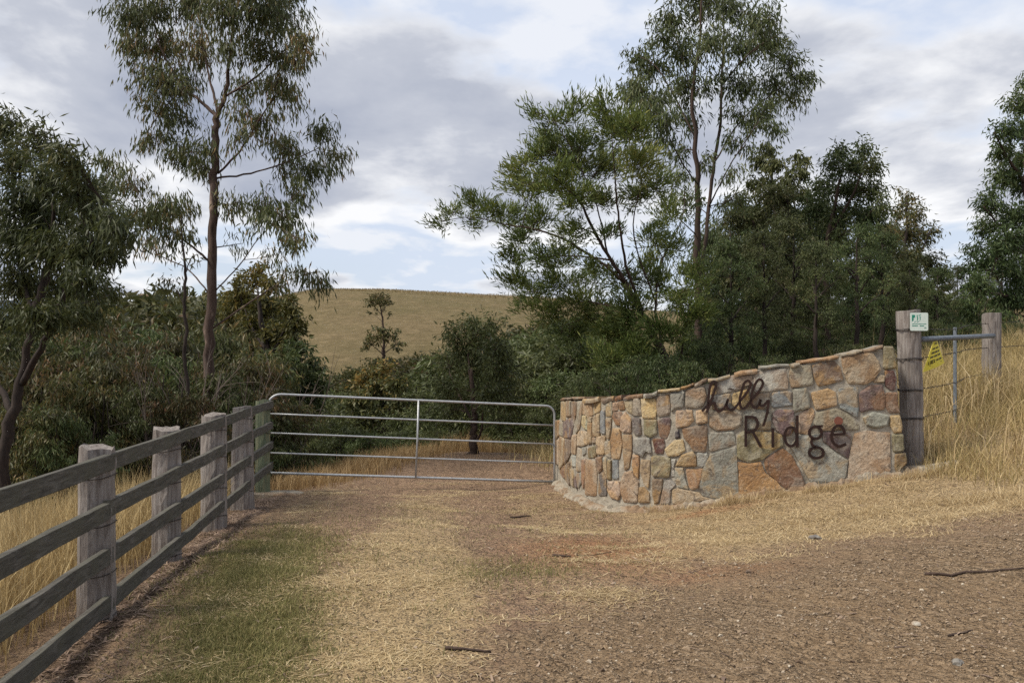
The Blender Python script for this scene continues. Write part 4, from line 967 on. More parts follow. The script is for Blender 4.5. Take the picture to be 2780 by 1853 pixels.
# dense dark gum at the left
hero('gum_tree', 'dense dark green gum tree with low leaning trunk at the end of the grass', 12.0,
 [(0,1350,.085),(16,1200,.074),(42,1080,.062),(66,980,.052),(92,870,.045),(120,760,.055),(150,640,.04)],
 [[(62,1040,.055),(120,925,.045),(160,830,.035),(205,730,.022),(250,650,.012)], [(95,870,.04),(60,740,.03),(40,600,.022),(30,430,.012)],
  [(120,760,.035),(140,640,.028),(150,500,.02),(140,400,.01)], [(40,1130,.05),(-30,980,.045),(-60,800,.035),(-90,600,.02)], [(205,730,.015),(270,690,.011),(330,640,.006)], [(160,830,.02),(230,820,.014),(300,800,.007)]],
 [(10,340,60,50),(100,370,60,50),(155,410,50,50),(50,430,80,60),(140,490,80,60),(210,510,60,50),(270,545,55,45),(60,540,90,70),(170,580,90,70),(260,610,60,60),(320,620,50,50),(345,650,40,30),
  (60,650,90,80),(160,680,90,70),(240,690,60,60),(300,680,40,40),(60,770,80,70),(160,780,80,60),(230,770,60,50),(110,860,80,50),(200,860,60,45),(40,860,60,50),(280,790,40,40,.8),(-60,380,90,90,.7),(-80,600,120,120,.7),(-60,800,90,100,.7),(30,930,50,40,.7),(250,880,50,40,.7)],
 M_LEAF_DARK, M_BARK_DARK, spread=1.3, dens=15, seed=12, leaf=(0.13, 0.021), per_spray=20, puff=1.1, hang=0.7)

# thin crooked sapling
hero('sapling', 'thin crooked dark stemmed sapling beside the slender gum trunk', 15.5,
 [(514,1260,.036),(507,1150,.034),(511,1060,.032),(500,980,.031),(506,900,.029),(500,820,.026),(504,740,.022),(495,660,.016),(492,590,.009)],
 [[(502,830,.012),(480,790,.009),(455,760,.005)], [(504,740,.012),(520,700,.008),(540,690,.004)]],
 [(470,770,30,30,.6),(495,800,25,30,.5),(440,770,25,20,.6),(520,700,25,25,.5),(485,620,30,40,.7)], M_LEAF_SCRUB, M_BARK_DARK, spread=0.3, dens=12, seed=13, leaf=(.13, .022), per_spray=10)

# olive tree on the slope behind the gum
hero('bushy_tree', 'olive yellow bushy tree on the slope behind the slender gum', 26.0,
 [(738,1200,.14),(736,1050,.12),(728,960,.10),(712,880,.07),(700,800,.04)], [[(730,980,.06),(760,920,.045),(790,860,.02)], [(728,960,.06),(690,900,.04),(660,830,.02)], [(735,1040,.05),(700,1000,.03),(670,960,.02)]],
 [(690,760,50,40),(740,775,45,40),(660,810,45,45),(715,830,60,40),(780,830,45,40),(805,880,40,40),(690,880,60,45),(750,900,55,40),(790,930,40,30),(640,770,25,45,.8),(620,840,40,50,.8),(650,900,40,40,.8),(720,720,25,22,.6)],
 M_LEAF_OLIVE, M_BARK_DARK, spread=0.9, dens=22, seed=14, leaf=(0.17, 0.05), per_spray=15, tint_top=0.5, hang=0.4)
hero('bushy_tree', 'dark round bush below the olive tree, against the grassy hill', 24.0,
 [(800,1230,.12),(805,1120,.10),(815,1050,.06),(820,990,.03)], [[(805,1120,.05),(850,1060,.03),(865,1020,.02)], [(803,1130,.05),(760,1070,.03),(740,1020,.02)]],
 [(815,945,45,35),(850,990,40,40),(790,990,50,45),(870,1040,35,45),(820,1050,55,50),(750,1030,50,45),(720,980,40,40),(860,1100,35,40),(800,1110,50,40),(740,1100,50,40)],
 M_LEAF_DARK, M_BARK_DARK, spread=0.9, dens=24, seed=15, leaf=(0.17, 0.045), per_spray=15, hang=0.5)

# small bushy tree beyond the gate
hero('young_tree', 'small dark green bushy tree standing on the track beyond the gate', 19.4,
 [(1284,1232,.10),(1286,1190,.075),(1288,1150,.065),(1284,1090,.05),(1280,1000,.03)], [[(1292,1200,.03),(1308,1160,.026),(1312,1110,.02),(1330,1050,.012)], [(1288,1150,.035),(1250,1080,.025),(1220,1010,.014)], [(1286,1130,.035),(1320,1050,.025),(1360,970,.014)], [(1284,1090,.03),(1270,960,.02),(1275,890,.01)]],
 [(1270,875,35,35),(1340,890,40,40),(1300,900,40,40),(1230,920,40,40),(1275,945,55,45),(1345,950,50,45),(1220,990,45,45),(1290,1010,60,50),(1360,1010,45,45),(1390,1030,35,40),(1200,1060,40,45),(1260,1080,55,45),(1330,1080,55,45),(1395,1090,40,40),(1215,1120,40,35),(1290,1135,45,25,.6),(1370,1140,45,30,.8)],
 M_LEAF_GUM, M_BARK, spread=0.9, dens=26, seed=16, leaf=(0.12, 0.027), per_spray=18, puff=1.3, hang=0.35, tint_top=0.2)

# orange tipped tree in the gully
hero('bushy_tree', 'round tree with orange new leaf tips in the gully', 34.0,
 [(1040,1230,.16),(1040,1130,.12),(1035,1060,.06)], [[(1040,1130,.06),(990,1070,.03),(970,1030,.02)], [(1040,1130,.06),(1090,1070,.03),(1100,1030,.02)]],
 [(1030,1010,45,32),(985,1040,35,35),(1080,1040,40,35),(1030,1060,50,40),(970,1090,40,40),(1090,1100,45,40),(1030,1120,55,40),(1040,985,30,18,.6)],
 M_LEAF_RUST, M_BARK_DARK, spread=1.2, dens=26, seed=17, leaf=(0.20, 0.07), per_spray=16, tint_top=0.4, hang=0.4)

# leaning wattle behind the wall
hero('wattle_tree', 'feathery bright green wattle leaning left over the wall, long low branches', 16.5,
 [(1880,1150,.085),(1850,1030,.078),(1800,960,.07),(1745,850,.06),(1700,770,.05)],
 [[(1700,770,0.0408),(1650,690,0.0340),(1600,600,0.0272),(1560,520,0.0204),(1480,460,0.0136),(1430,420,0.0068)],
  [(1700,770,0.0374),(1600,690,0.0292),(1480,630,0.0224),(1380,610,0.0163),(1280,590,0.0102),(1200,600,0.0054)],
  [(1745,850,0.0340),(1700,720,0.0272),(1680,600,0.0204),(1670,480,0.0136),(1660,360,0.0068)],
  [(1800,960,0.0340),(1780,820,0.0272),(1800,700,0.0204),(1850,600,0.0136),(1860,520,0.0068)],
  [(1650,690,0.0204),(1620,560,0.0150),(1560,420,0.0109),(1500,320,0.0061)],
  [(1745,850,0.0272),(1650,830,0.0204),(1560,810,0.0136),(1440,790,0.0068)],
  [(1780,820,0.0170),(1720,640,0.0136),(1740,500,0.0082),(1760,400,0.0054)], [(1800,960,0.0238),(1700,900,0.0177),(1620,860,0.0122),(1540,880,0.0068)], [(1840,1020,0.0238),(1860,900,0.0177),(1880,800,0.0122),(1900,700,0.0068)]],
 [(1190,605,26,22),(1235,570,35,30),(1290,545,40,30),(1340,570,40,35),(1400,590,50,40),(1290,600,40,25,.7),(1470,600,50,40),(1420,650,50,40,.9),(1380,690,40,35,.9),(1450,700,50,40,.9),
  (1400,460,30,35),(1380,500,30,25),(1450,430,45,45),(1500,400,50,50),(1440,500,50,40),(1500,480,55,45),(1560,450,55,50),(1480,330,30,50,.8),(1440,300,18,35,.7),(1560,310,35,50,.8),(1630,300,40,50,.8),(1580,380,50,45),(1660,360,50,50),(1720,350,50,50,.9),(1640,450,60,50),(1730,440,55,50),(1560,530,60,40),(1640,540,60,40,.8),(1740,530,50,45,.8),(1800,500,45,50,.8),(1800,590,45,50,.8),(1860,560,40,50,.7),
  (1550,620,50,40,.8),(1520,680,50,40,.9),(1600,720,50,40,.5),(1660,640,40,40,.5),(1760,640,45,45,.6),(1840,660,45,45,.7),(1390,760,40,35),(1440,790,50,40),(1500,760,50,40,.9),(1420,830,35,30,.8),(1480,850,50,35),(1560,830,55,40),(1640,810,50,40,.5),(1560,900,60,40),(1640,900,60,40),(1700,880,50,40,.8),(1720,960,60,45),(1640,970,55,45),(1780,900,50,50,.7),(1800,1000,60,45),(1850,900,50,50,.8),(1850,780,45,50,.7),(1900,850,45,50,.8),(1900,750,40,50,.6),(1880,980,50,45,.9),(1580,960,45,40,.8),(1600,760,60,50,.7),(1680,740,50,50,.6),(1740,760,50,50,.7),(1640,860,60,40,.8),(1720,830,60,50,.7),(1790,780,50,60,.7),(1680,930,60,50,.8),(1520,900,50,40,.8),(1760,700,50,50,.6)],
 M_LEAF_WATTLE, M_BARK, spread=1.3, dens=21, seed=18, leaf=(0.14, 0.020), per_spray=24, puff=1.38, upright=True, tint_top=0.3, spray_len=0.35)

# tall gum with twin stems behind the wattle
hero('gum_tree', 'tallest gum with several reddish stems behind the wattle', 20.0,
 [(1905,1120,0.0936),(1900,980,0.0864),(1898,800,0.0720),(1893,640,0.0648),(1895,500,0.0576),(1888,380,0.0468),(1880,250,0.0360),(1900,120,0.0252),(1905,-40,0.0144)],
 [[(1898,820,0.0540),(1912,680,0.0504),(1925,560,0.0468),(1940,440,0.0418),(1955,330,0.0360),(1960,220,0.0302),(1965,100,0.0216),(1960,-60,0.0108)],
  [(1925,560,0.0216),(1960,490,0.0180),(2000,420,0.0144),(2060,330,0.0086)], [(1940,440,0.0216),(2010,330,0.0173),(2090,260,0.0130),(2160,210,0.0072)], [(1895,500,0.0216),(1850,440,0.0173),(1800,340,0.0130),(1750,260,0.0072)],
  [(1888,380,0.0216),(1830,260,0.0173),(1780,180,0.0130),(1730,150,0.0072)], [(1960,230,0.0202),(2040,140,0.0144),(2120,90,0.0086)], [(1880,260,0.0180),(1840,120,0.0130),(1800,20,0.0072)], [(1893,640,0.0158),(1840,590,0.0115),(1800,550,0.0058)], [(1925,560,0.0158),(1985,540,0.0115),(2030,460,0.0058)]],
 [(1830,40,60,50),(1900,20,70,60),(1990,30,70,60),(2060,60,60,60),(1790,100,50,45),(1730,160,45,45),(1780,190,60,50),(1850,130,60,60),(1930,120,60,60),(2010,130,60,60),(2090,130,60,50),(2150,170,55,50),(2190,220,35,50),(1720,230,45,50),(1780,270,60,50),(1850,230,55,55),(1930,230,50,50,.7),(2010,230,55,55),(2090,230,60,55),(2160,280,45,45),(1740,310,55,45),(1810,340,50,45),(1870,330,45,45,.7),(2010,310,50,45,.7),(2070,310,60,45),(2110,350,35,30,.9),(1780,390,40,35,.7),(1830,420,40,35,.8),(1900,440,35,35,.6),(1990,380,40,35,.6),(2040,400,40,35,.5),(1850,480,35,35,.6),(1990,470,35,40,.6),(1960,560,30,40,.5),(1840,540,30,35,.5),(1880,560,35,35,.5),(2010,540,35,30,.6),
  (1860,-60,90,60,.7),(1980,-60,90,60,.7),(1920,-160,100,70,.7),(1700,270,25,35,.7)],
 M_LEAF_GUM, M_BARK, spread=1.4, dens=19, seed=19, leaf=(0.155, 0.027), per_spray=17, puff=1.3, tint_top=0.15)

# gums in a row behind the wall
hero('gum_tree', 'pale green topped gum set back between the tall gum and the dark gums', 33.0,
 [(2110,1000,.16),(2110,800,.13),(2105,600,.09),(2090,450,.04)], [[(2105,620,.06),(2150,520,.04),(2165,440,.02)], [(2110,700,.06),(2060,580,.04),(2040,500,.02)]],
 [(2085,400,32,30),(2060,440,35,35),(2100,450,40,35),(2165,430,32,28),(2180,470,35,35),(2130,490,45,35),(2060,500,45,40),(2180,530,45,40),(2110,560,60,50),(2050,600,50,50),(2180,610,50,50),(2110,680,70,60),(2040,700,50,60)],
 M_LEAF_FRESH, M_BARK_DARK, spread=1.3, dens=22, seed=20, leaf=(0.22, 0.055), per_spray=15)
hero('gum_tree', 'olive green gum with full crown to the ground beside the tall gum stems', 23.0,
 [(2060,1030,.11),(2058,880,.09),(2050,720,.06),(2045,600,.03)], [[(2055,800,.04),(2000,700,.03),(1980,620,.015)], [(2055,780,.04),(2110,680,.03),(2140,580,.015)]],
 [(2010,540,40,40),(2080,520,45,40),(2130,530,40,45),(1990,600,45,45),(2060,600,55,50),(2140,610,45,50),(1990,680,50,45),(2070,690,60,50),(2150,700,45,50),(1990,760,50,45),(2070,780,60,50),(2150,790,45,50),(2000,840,55,45),(2090,860,60,45),(2020,910,50,35),(1950,790,45,60,.9),(1950,880,45,50,.9)],
 M_LEAF_GUM, M_BARK_DARK, spread=0.9, dens=30, seed=21, leaf=(0.135, 0.032), per_spray=18, tint_top=0.25, hang=0.5, puff=1.15)
hero('gum_tree', 'dark gum with two pointed tops and straight dark trunk behind the wall', 22.0,
 [(2250,1010,0.0910),(2246,900,0.0805),(2244,760,0.0700),(2252,640,0.0560),(2270,540,0.0385),(2290,440,0.0175)], [[(2252,640,0.0420),(2310,540,0.0315),(2350,440,0.0140)], [(2245,720,0.0315),(2200,620,0.0210),(2190,540,0.0105)], [(2250,660,0.0280),(2340,600,0.0210),(2390,540,0.0084)], [(2246,800,0.0280),(2310,740,0.0210),(2370,680,0.0084)]],
 [(2285,405,32,32),(2345,400,28,32),(2265,450,40,35),(2320,460,45,40),(2375,450,30,40),(2230,500,45,40),(2300,520,55,45),(2370,520,45,45),(2210,570,50,45),(2285,590,55,45),(2365,590,50,45),(2400,560,25,35,.8),(2215,650,50,50),(2290,660,50,40,.7),(2370,660,45,45,.8),(2190,730,45,50),(2300,740,45,40,.5),(2380,740,45,45,.7),(2200,820,40,45,.7),(2330,830,45,45,.5)],
 M_LEAF_DARK, M_BARK, spread=0.9, dens=30, seed=22, leaf=(0.13, 0.030), per_spray=19, hang=0.5, puff=1.15, tint_top=0.35)
hero('gum_tree', 'smaller gum with pointed top, end of the row behind the square sign', 25.0,
 [(2450,1010,.11),(2450,900,.095),(2455,760,.07),(2460,640,.045),(2462,550,.02)], [[(2455,760,.04),(2500,680,.028),(2530,620,.012)], [(2455,740,.04),(2420,660,.028),(2400,600,.012)], [(2452,830,.035),(2510,790,.025),(2560,740,.01)]],
 [(2462,530,24,28),(2440,575,32,32),(2485,580,32,35),(2415,630,38,38),(2465,640,45,40),(2515,640,35,40),(2400,690,40,40),(2460,710,50,45),(2530,700,40,40),(2545,750,40,40),(2430,780,50,45),(2500,790,50,40,.8),(2560,800,30,40,.8),(2400,850,45,40,.7),(2470,860,50,40,.8),(2540,860,45,40,.8)],
 M_LEAF_SCRUB, M_BARK_DARK, spread=0.9, dens=28, seed=23, leaf=(0.14, 0.033), per_spray=18, hang=0.5, puff=1.15, tint_top=0.25)
hero('gum_tree', 'tall conical gum standing alone right of the square sign', 21.0,
 [(2800,1010,.15),(2798,880,.13),(2790,700,.11),(2785,500,.08),(2790,330,.05),(2795,200,.02)], [[(2790,700,.05),(2720,620,.035),(2670,560,.015)], [(2790,760,.05),(2700,740,.035),(2640,720,.015)], [(2785,500,.05),(2730,420,.03),(2700,360,.015)], [(2785,560,.05),(2860,480,.03),(2910,420,.015)], [(2795,820,.04),(2720,800,.03),(2660,790,.012)]],
 [(2790,220,35,35),(2760,280,40,40),(2810,290,40,40),(2740,350,45,40),(2800,360,50,45),(2715,410,40,40),(2770,430,50,45),(2840,430,50,50),(2710,480,45,45),(2770,500,55,45),(2690,550,45,45),(2750,580,55,50),(2680,620,45,40),(2740,650,55,50),(2800,640,60,60),(2650,680,35,35,.8),(2690,700,50,45),(2760,740,55,50),(2640,730,35,35,.8),(2660,780,45,40),(2730,810,55,45),(2790,820,50,50),(2640,840,40,40,.8),(2700,870,50,40,.8),(2860,600,60,80,.7),(2880,780,60,80,.7)],
 M_LEAF_DARK, M_BARK, spread=1.0, dens=29, seed=24, leaf=(0.13, 0.029), per_spray=18, hang=0.6, puff=1.12, tint_top=0.3)

# generic trees and shrubs, built once each and then copied
def proto(name, label, cat, seed, h, w, base_f, ncl, crad, sprays, leafmat, barkmat, stems=1, **kw):
    rr = np.random.default_rng(seed); sts = []
    for i in range(stems):
        a = 2*math.pi*i/max(stems, 1)+rr.uniform(0, 1); lean = 0.0 if stems == 1 else w*0.22
        r = h*0.014 if stems == 1 else h*0.011
        sts.append(([np.array((0.05*math.cos(a), 0.05*math.sin(a), -0.3)), np.array((lean*.4*math.cos(a), lean*.4*math.sin(a), h*.3)), np.array((lean*.8*math.cos(a), lean*.8*math.sin(a), h*.6)), np.array((lean*math.cos(a), lean*math.sin(a), h*.88))], [r*1.3, r, r*.6, r*.2]))
    nl = 5 if stems == 1 else 0
    for i in range(nl):
        a = 2*math.pi*(i/nl)+rr.uniform(0, .8); f = rr.uniform(base_f, 0.7); L_ = w*0.36
        sts.append(([np.array((0, 0, h*f)), np.array((L_*.5*math.cos(a), L_*.5*math.sin(a), h*f+L_*.5)), np.array((L_*math.cos(a), L_*math.sin(a), h*f+L_*.9))], [h*.007, h*.004, h*.002]))
    cl = []
    for i in range(ncl):
        f = (i+rr.random())/ncl; z = h*(base_f+(1-base_f)*f); env = math.sin(min(1, 0.18+0.82*(1-f)**0.75)*math.pi*0.62)*w/2
        a = rr.uniform(0, 2*math.pi); q = env*math.sqrt(rr.uniform(0.1, 1))
        c_ = crad*rr.uniform(.7, 1.25)
        cl.append(((q*math.cos(a), q*math.sin(a), min(z, h-c_*.6)), (c_, c_, c_*.75), sprays))
    return build_tree(name, label, cat, (0, 0, 0), sts, cl, leafmat, barkmat, seed=seed, **kw)
used = set()
def place(root, px, d, scale=1.0, rot=None, top=None, h=None, label=None, group=None, sxy=1.0, x=None):
    """put a copy (or, the first time, the original) so that its foot is on the ground at pixel column px, depth d"""
    X = (px-CX)/F_PX*d if x is None else x; z = gh(X, d)
    if top is not None: scale = max(0.2, (CAM_Z+(HZ-top)/F_PX*d - z)/h)
    if root.name in used:
        r = root.copy(); COL.objects.link(r)
        for ch in list(root.children):
            c = ch.copy(); COL.objects.link(c); c.parent = r
    else:
        r = root; used.add(root.name)
    r.location = (X, d, z); r.rotation_euler = (0, 0, random.uniform(0, 6.28) if rot is None else rot); r.scale = (scale*sxy, scale*sxy, scale)
    if label: r['label'] = label
    if group: r['group'] = group
    return r
P_SCRUB = proto('scrub_bush', 'brownish green scrubby bush in the thicket behind the rail fence', 'shrub', 31, 3.0, 3.2, 0.12, 34, 0.42, 16, M_LEAF_SCRUB, M_BARK_DARK, stems=4, leaf=(.14, .03), per_spray=14, spray_len=.4)
P_SCRUB2 = proto('scrub_bush', 'green drooping leaved bush in the thicket behind the rail fence', 'shrub', 32, 3.2, 3.0, 0.1, 34, 0.42, 16, M_LEAF_GUM, M_BARK_DARK, stems=4, leaf=(.15, .03), per_spray=14, spray_len=.4)
P_UNDER = proto('understorey_bush', 'low dark understorey bush in the shade behind the wall', 'shrub', 37, 3.1, 3.2, 0.1, 34, 0.42, 15, M_LEAF_DARK, M_BARK_DARK, stems=4, leaf=(.14, .028), per_spray=13, spray_len=.4)  # darker leaf colour stands in for the shade of the crowns above
P_GUM = proto('gum_tree', 'gum tree in the belt of bush behind the wall', 'tree', 33, 8.0, 4.2, 0.16, 60, 0.62, 18, M_LEAF_DARK, M_BARK_DARK, leaf=(.19, .045), per_spray=14, spray_len=.5)
P_WATTLE = proto('wattle_shrub', 'pale green wattle shrub on the gully slope', 'shrub', 34, 3.0, 3.6, 0.05, 34, 0.45, 16, M_LEAF_FRESH, M_BARK_DARK, stems=3, leaf=(.17, .04), per_spray=14, hang=.3, spray_len=.4)
P_FAR = proto('distant_tree', 'distant gum tree on the valley floor', 'tree', 35, 9.0, 8.0, 0.35, 40, 1.1, 16, M_LEAF_SCRUB, M_BARK_DARK, leaf=(.36, .16), per_spray=14, hang=.3, spray_len=.9)

G1_ = 'bushes in the thicket behind the rail fence'
for px, d, top in ((60,16,980),(150,18.5,940),(240,15.5,1010),(300,19,930),(390,16.5,960),(450,20,900),(620,18,985),(660,21,960),(40,22,900),(180,24,880),(340,24,870),(530,24,880),(110,14.2,1090),(470,14.8,1060),(560,19,960),(340,21,905)):
    place(P_SCRUB, px, d, top=top+random.uniform(-10, 15), h=3.0, group=G1_, sxy=random.uniform(.9, 1.25))
G2_ = 'drooping bushes in the thicket behind the rail fence'
for px, d, top in ((100,20,930),(210,20,900),(270,17,985),(420,18,940),(330,15,1050),(540,17,990),(590,22,900),(690,18,1010),(200,14,1110),(20,19,960),(640,16.5,1090),(480,22,880)):
    place(P_SCRUB2, px, d, top=top+random.uniform(-10, 15), h=3.2, group=G2_, sxy=random.uniform(.9, 1.2))
G3_ = 'gums in the belt of bush behind the wall'
for px, d, top in ((1960,28,620),(2020,34,560),(2170,30,560),(2330,31,560),(2420,34,600),(2500,30,690),(2240,36,540),(2600,38,720),(2660,34,740),(2720,30,640),(2130,26,720),(2380,27,720),(2290,27,760),(2560,27,830),(2640,27,850)):
    place(P_GUM, px, d, top=top, h=8.0, group=G3_, sxy=random.uniform(.85, 1.1))
G4_ = 'wattle shrubs on the gully slope'
for px, d, top in ((1440,30,930),(1500,34,910),(1560,30,930),(1470,26,1010),(1540,25,1010),(1620,28,930),(1420,38,925),(1500,48,905),(1590,45,890),(1170,30,1080),(1120,40,1050),(930,36,1060),(900,28,1130),(960,27,1150),(1110,27,1150),(1190,25,1150),(1430,25,1090),(1490,23,1110),(1160,50,1000),(1230,48,1000),(1640,22,1010),(1700,19,1000),(1590,21,1060),(1010,26,1160),(870,44,1050)):
    place(P_WATTLE, px, d, top=top+(18 if px < 1400 else 0), h=3.0, group=G4_, sxy=random.uniform(.95, 1.35))
# valley trees
G5_ = 'distant trees on the valley floor'
for px, d, top in ((330,60,790),(270,66,800),(390,58,830),(430,70,800),(460,52,850),(540,60,830),(600,64,800),(940,60,1060),(1150,72,970),(1190,66,965),(1240,75,955),(1000,74,995),(1100,64,985),(560,80,790),(230,72,820),(120,78,860),(170,60,870),(880,70,1040),(1560,70,860),(1480,76,880),(960,80,1010)):
    place(P_FAR, px, d, top=top, h=9.0, group=G5_)
hero('hillside_gum', 'spindly gum with small round top, alone on the grassy hillside', 122.0,
 [(1041,915,0.160),(1040,880,0.130),(1036,850,0.100),(1030,825,0.050)], [[(1037,855,0.060),(1015,832,0.040),(1004,822,0.020)], [(1036,850,0.060),(1048,830,0.040),(1052,820,0.020)], [(1039,875,0.040),(1022,858,0.025),(1008,850,0.015)]],
 [(1026,808,20,9),(1008,818,12,9),(1045,816,14,9),(1028,820,20,9,.6),(1054,826,8,7,.8),(998,828,8,7,.8),(1018,840,12,8,.3),(1042,840,12,8,.3),(1006,852,8,6,.4),(1052,856,7,5,.3)],
 M_LEAF_SCRUB, M_BARK, spread=1.2, dens=260, seed=25, leaf=(.34, .14), per_spray=8, puff=1.9, hang=.3, spray_len=.5, twig_r=.02)
hero('hillside_gum', 'wide dark gum with pale limbs below the spindly one on the grassy hillside', 96.0,
 [(1044,1010,0.150),(1043,970,0.120),(1042,945,0.090),(1040,915,0.040)], [[(1043,965,0.060),(1015,940,0.040),(1002,930,0.020)], [(1043,960,0.060),(1070,938,0.040),(1082,930,0.020)], [(1042,950,0.050),(1025,920,0.030)], [(1042,950,0.050),(1060,915,0.030)]],
 [(1040,900,22,11),(1015,912,18,10),(1066,912,18,10),(1004,930,16,9),(1080,932,15,9),(1040,920,20,10,.6),(994,942,12,7),(1086,945,10,7,.8),(1035,985,34,10),(1065,985,28,9),(1010,990,18,9)],
 M_LEAF_SCRUB, M_BARK, spread=1.2, dens=190, seed=26, leaf=(.30, .13), per_spray=9, puff=2.0, hang=.3, spray_len=.5, twig_r=.015)
# understorey behind the wall
G6_ = 'understorey bushes in the shade behind the wall'
LAB6 = 'low dark understorey bush in the shade behind the wall'
for px, d, top in ((2090,14.2,935),(2310,14.4,905),(2530,17,845),(2610,18,850),(2690,18.5,850),(2760,18.5,850),(2480,21,760),(2580,23,780),(2650,24,760),(1690,14.6,960),(1770,15.2,930),(1850,14.5,950),(1930,16,900),(2000,17,900),(2080,18.5,890),(2160,18,880),(2240,18.5,890),(2320,18.5,880),(2400,19.5,880),(2480,19.5,870),(1980,20,850),(2120,21,840),(2280,20.5,850),(2440,22,840),(2560,22,860),(2640,23,870),(2720,22,880),(1620,16,1000),(1890,18,880)):
    place(P_UNDER, px, d, top=top+25, h=3.1, label=LAB6, group=G6_, sxy=random.uniform(.9, 1.3))
P_POLE = proto('young_gum', 'slim straight young gum with high crown in the shade behind the wall', 'tree', 38, 7.0, 2.6, 0.40, 30, 0.5, 16, M_LEAF_GUM, M_BARK_DARK, leaf=(.14, .033), per_spray=15, spray_len=.45, hang=.6)
for px, d, top in ((1985,17,640),(2075,17.5,610),(2155,18.5,580),(2215,17,650),(2325,17.5,600),(2395,19,620),(2470,18,700),(2545,20,720)):
    place(P_POLE, px, d, top=top, h=7.0, group='slim young gums behind the wall', sxy=random.uniform(.85, 1.1))
# bare twiggy dead shrubs in the thicket
def dead_shrub(px, d, top, seed):
    rr = np.random.default_rng(seed); X = (px-CX)/F_PX*d; z = gh(X, d); H = CAM_Z+(HZ-top)/F_PX*d-z; BP = []; 
    root = empty('dead_shrub', (X, d, z)); tag(root, 'bare grey twiggy dead shrub in the thicket behind the rail fence', 'shrub', 'bare dead shrubs in the thicket')
    for i in range(7):
        a = rr.uniform(0, 6.28); L_ = H*rr.uniform(.7, 1.05); e = np.array((math.cos(a)*L_*.55, math.sin(a)*L_*.35, L_)); m = e*0.5+rr.normal(0, .08, 3)*L_
        t = np.linspace(0, 1, 6)[:, None]; P = 2*m*t*(1-t)+e*t*t; BP.append((P, np.linspace(.014, .004, 6)))
        for k in range(7):
            f = rr.uniform(.35, .95); s = np.array([np.interp(f, np.linspace(0, 1, 6), P[:, j]) for j in range(3)]); v = norm(e+rr.normal(0, .6, 3)*L_*.6)*L_*rr.uniform(.15, .4)
            t6 = np.linspace(0, 1, 6)[:, None]; BP.append((s+v*t6+np.array((0, 0, -.12))*L_*t6*t6*rr.random(), np.linspace(.005, .002, 6)))
    co, q = tubes(np.array([b for b, r in BP]), np.array([r for b, r in BP]), 4)
    link('branch', np_mesh('branch', co, q, 4), root, M_TWIG_DRY)
for i, (px, d, top) in enumerate(((430,15.2,930),(600,15.6,1010),(740,18,1010))): dead_shrub(px, d, top, 60+i)

# ------------------------------------------------------------------ grasses and litter
def blades(name, x, y, h, lean, width, matl, label, cat='grass', flat=0.0, seed=0, zoff=0.0, tint_mu=0.5, tint_sd=0.22, curve=0.35):
    rr = np.random.default_rng(seed); n = len(x); z = ground_h(x, y)+zoff-0.01
    P = np.stack([x, y, z], -1); a = rr.uniform(0, 2*math.pi, n); D = np.stack([np.cos(a), np.sin(a), np.zeros(n)], -1); S = np.stack([-np.sin(a), np.cos(a), np.zeros(n)], -1)
    tw = rr.uniform(0, math.pi, n)[:, None]; S = S*np.cos(tw)+D*np.sin(tw)*.6
    l = np.abs(rr.normal(lean, lean*.45+.05, n))[:, None]; h = h[:, None]*rr.uniform(.55, 1.15, (n, 1)); w = (width*rr.uniform(.6, 1.3, n))[:, None]
    up = np.array((0, 0, 1.0))
    d1 = norm(up+D*l*(1-curve)); d2 = norm(up*(1-curve*.6)+D*l*(1+curve))
    if flat: d1 = norm(D+up*rr.uniform(0.02, flat, (n, 1))); d2 = norm(D+rr.normal(0, .3, (n, 3))*np.array((1, 1, .12)))
    m = P+d1*h*.5; t = m+d2*h*.5
    co = np.stack([P-S*w*.5, P+S*w*.5, m-S*w*.38, m+S*w*.38, t], 1).reshape(-1, 3)
    b = (np.arange(n)*5)[:, None]; tri = np.concatenate([b+np.array([0, 1, 3]), b+np.array([0, 3, 2]), b+np.array([2, 3, 4])], 0)
    tint = np.clip(rr.normal(tint_mu, tint_sd, n), 0, 1)
    o = link(name, np_mesh(name, co, tri, 3, np.repeat(tint, 5)), None, matl); tag(o, label, cat, kind='stuff'); return o
def sample(n, x0, x1, y0, y1, f, seed):
    rr = np.random.default_rng(seed); X, Y = [], []; got = 0
    while got < n:
        x = rr.uniform(x0, x1, n*2); y = rr.uniform(y0, y1, n*2); k = rr.random(n*2) < f(x, y); X.append(x[k]); Y.append(y[k]); got += k.sum()
        if got == 0: break
    return np.concatenate(X)[:n], np.concatenate(Y)[:n]
# golden grass left of the fence
f = lambda x, y: (smooth01(-0.22, -0.5, x-fence_x(y)))*smooth01(-6.5, -4.0, x-fence_x(y))*smooth01(16, 12, y)*(0.35+vnoise(x*1.3, y*1.3, 21))
x, y = sample(34000, -9, -2, 3.5, 15.5, f, 1)
blades('golden_grass', x, y, 0.62*(0.6+0.7*vnoise(x*.9, y*.9, 22)), 0.35, 0.008, M_GRASS_GOLD, 'tall golden dry grass left of the rail fence', seed=2)
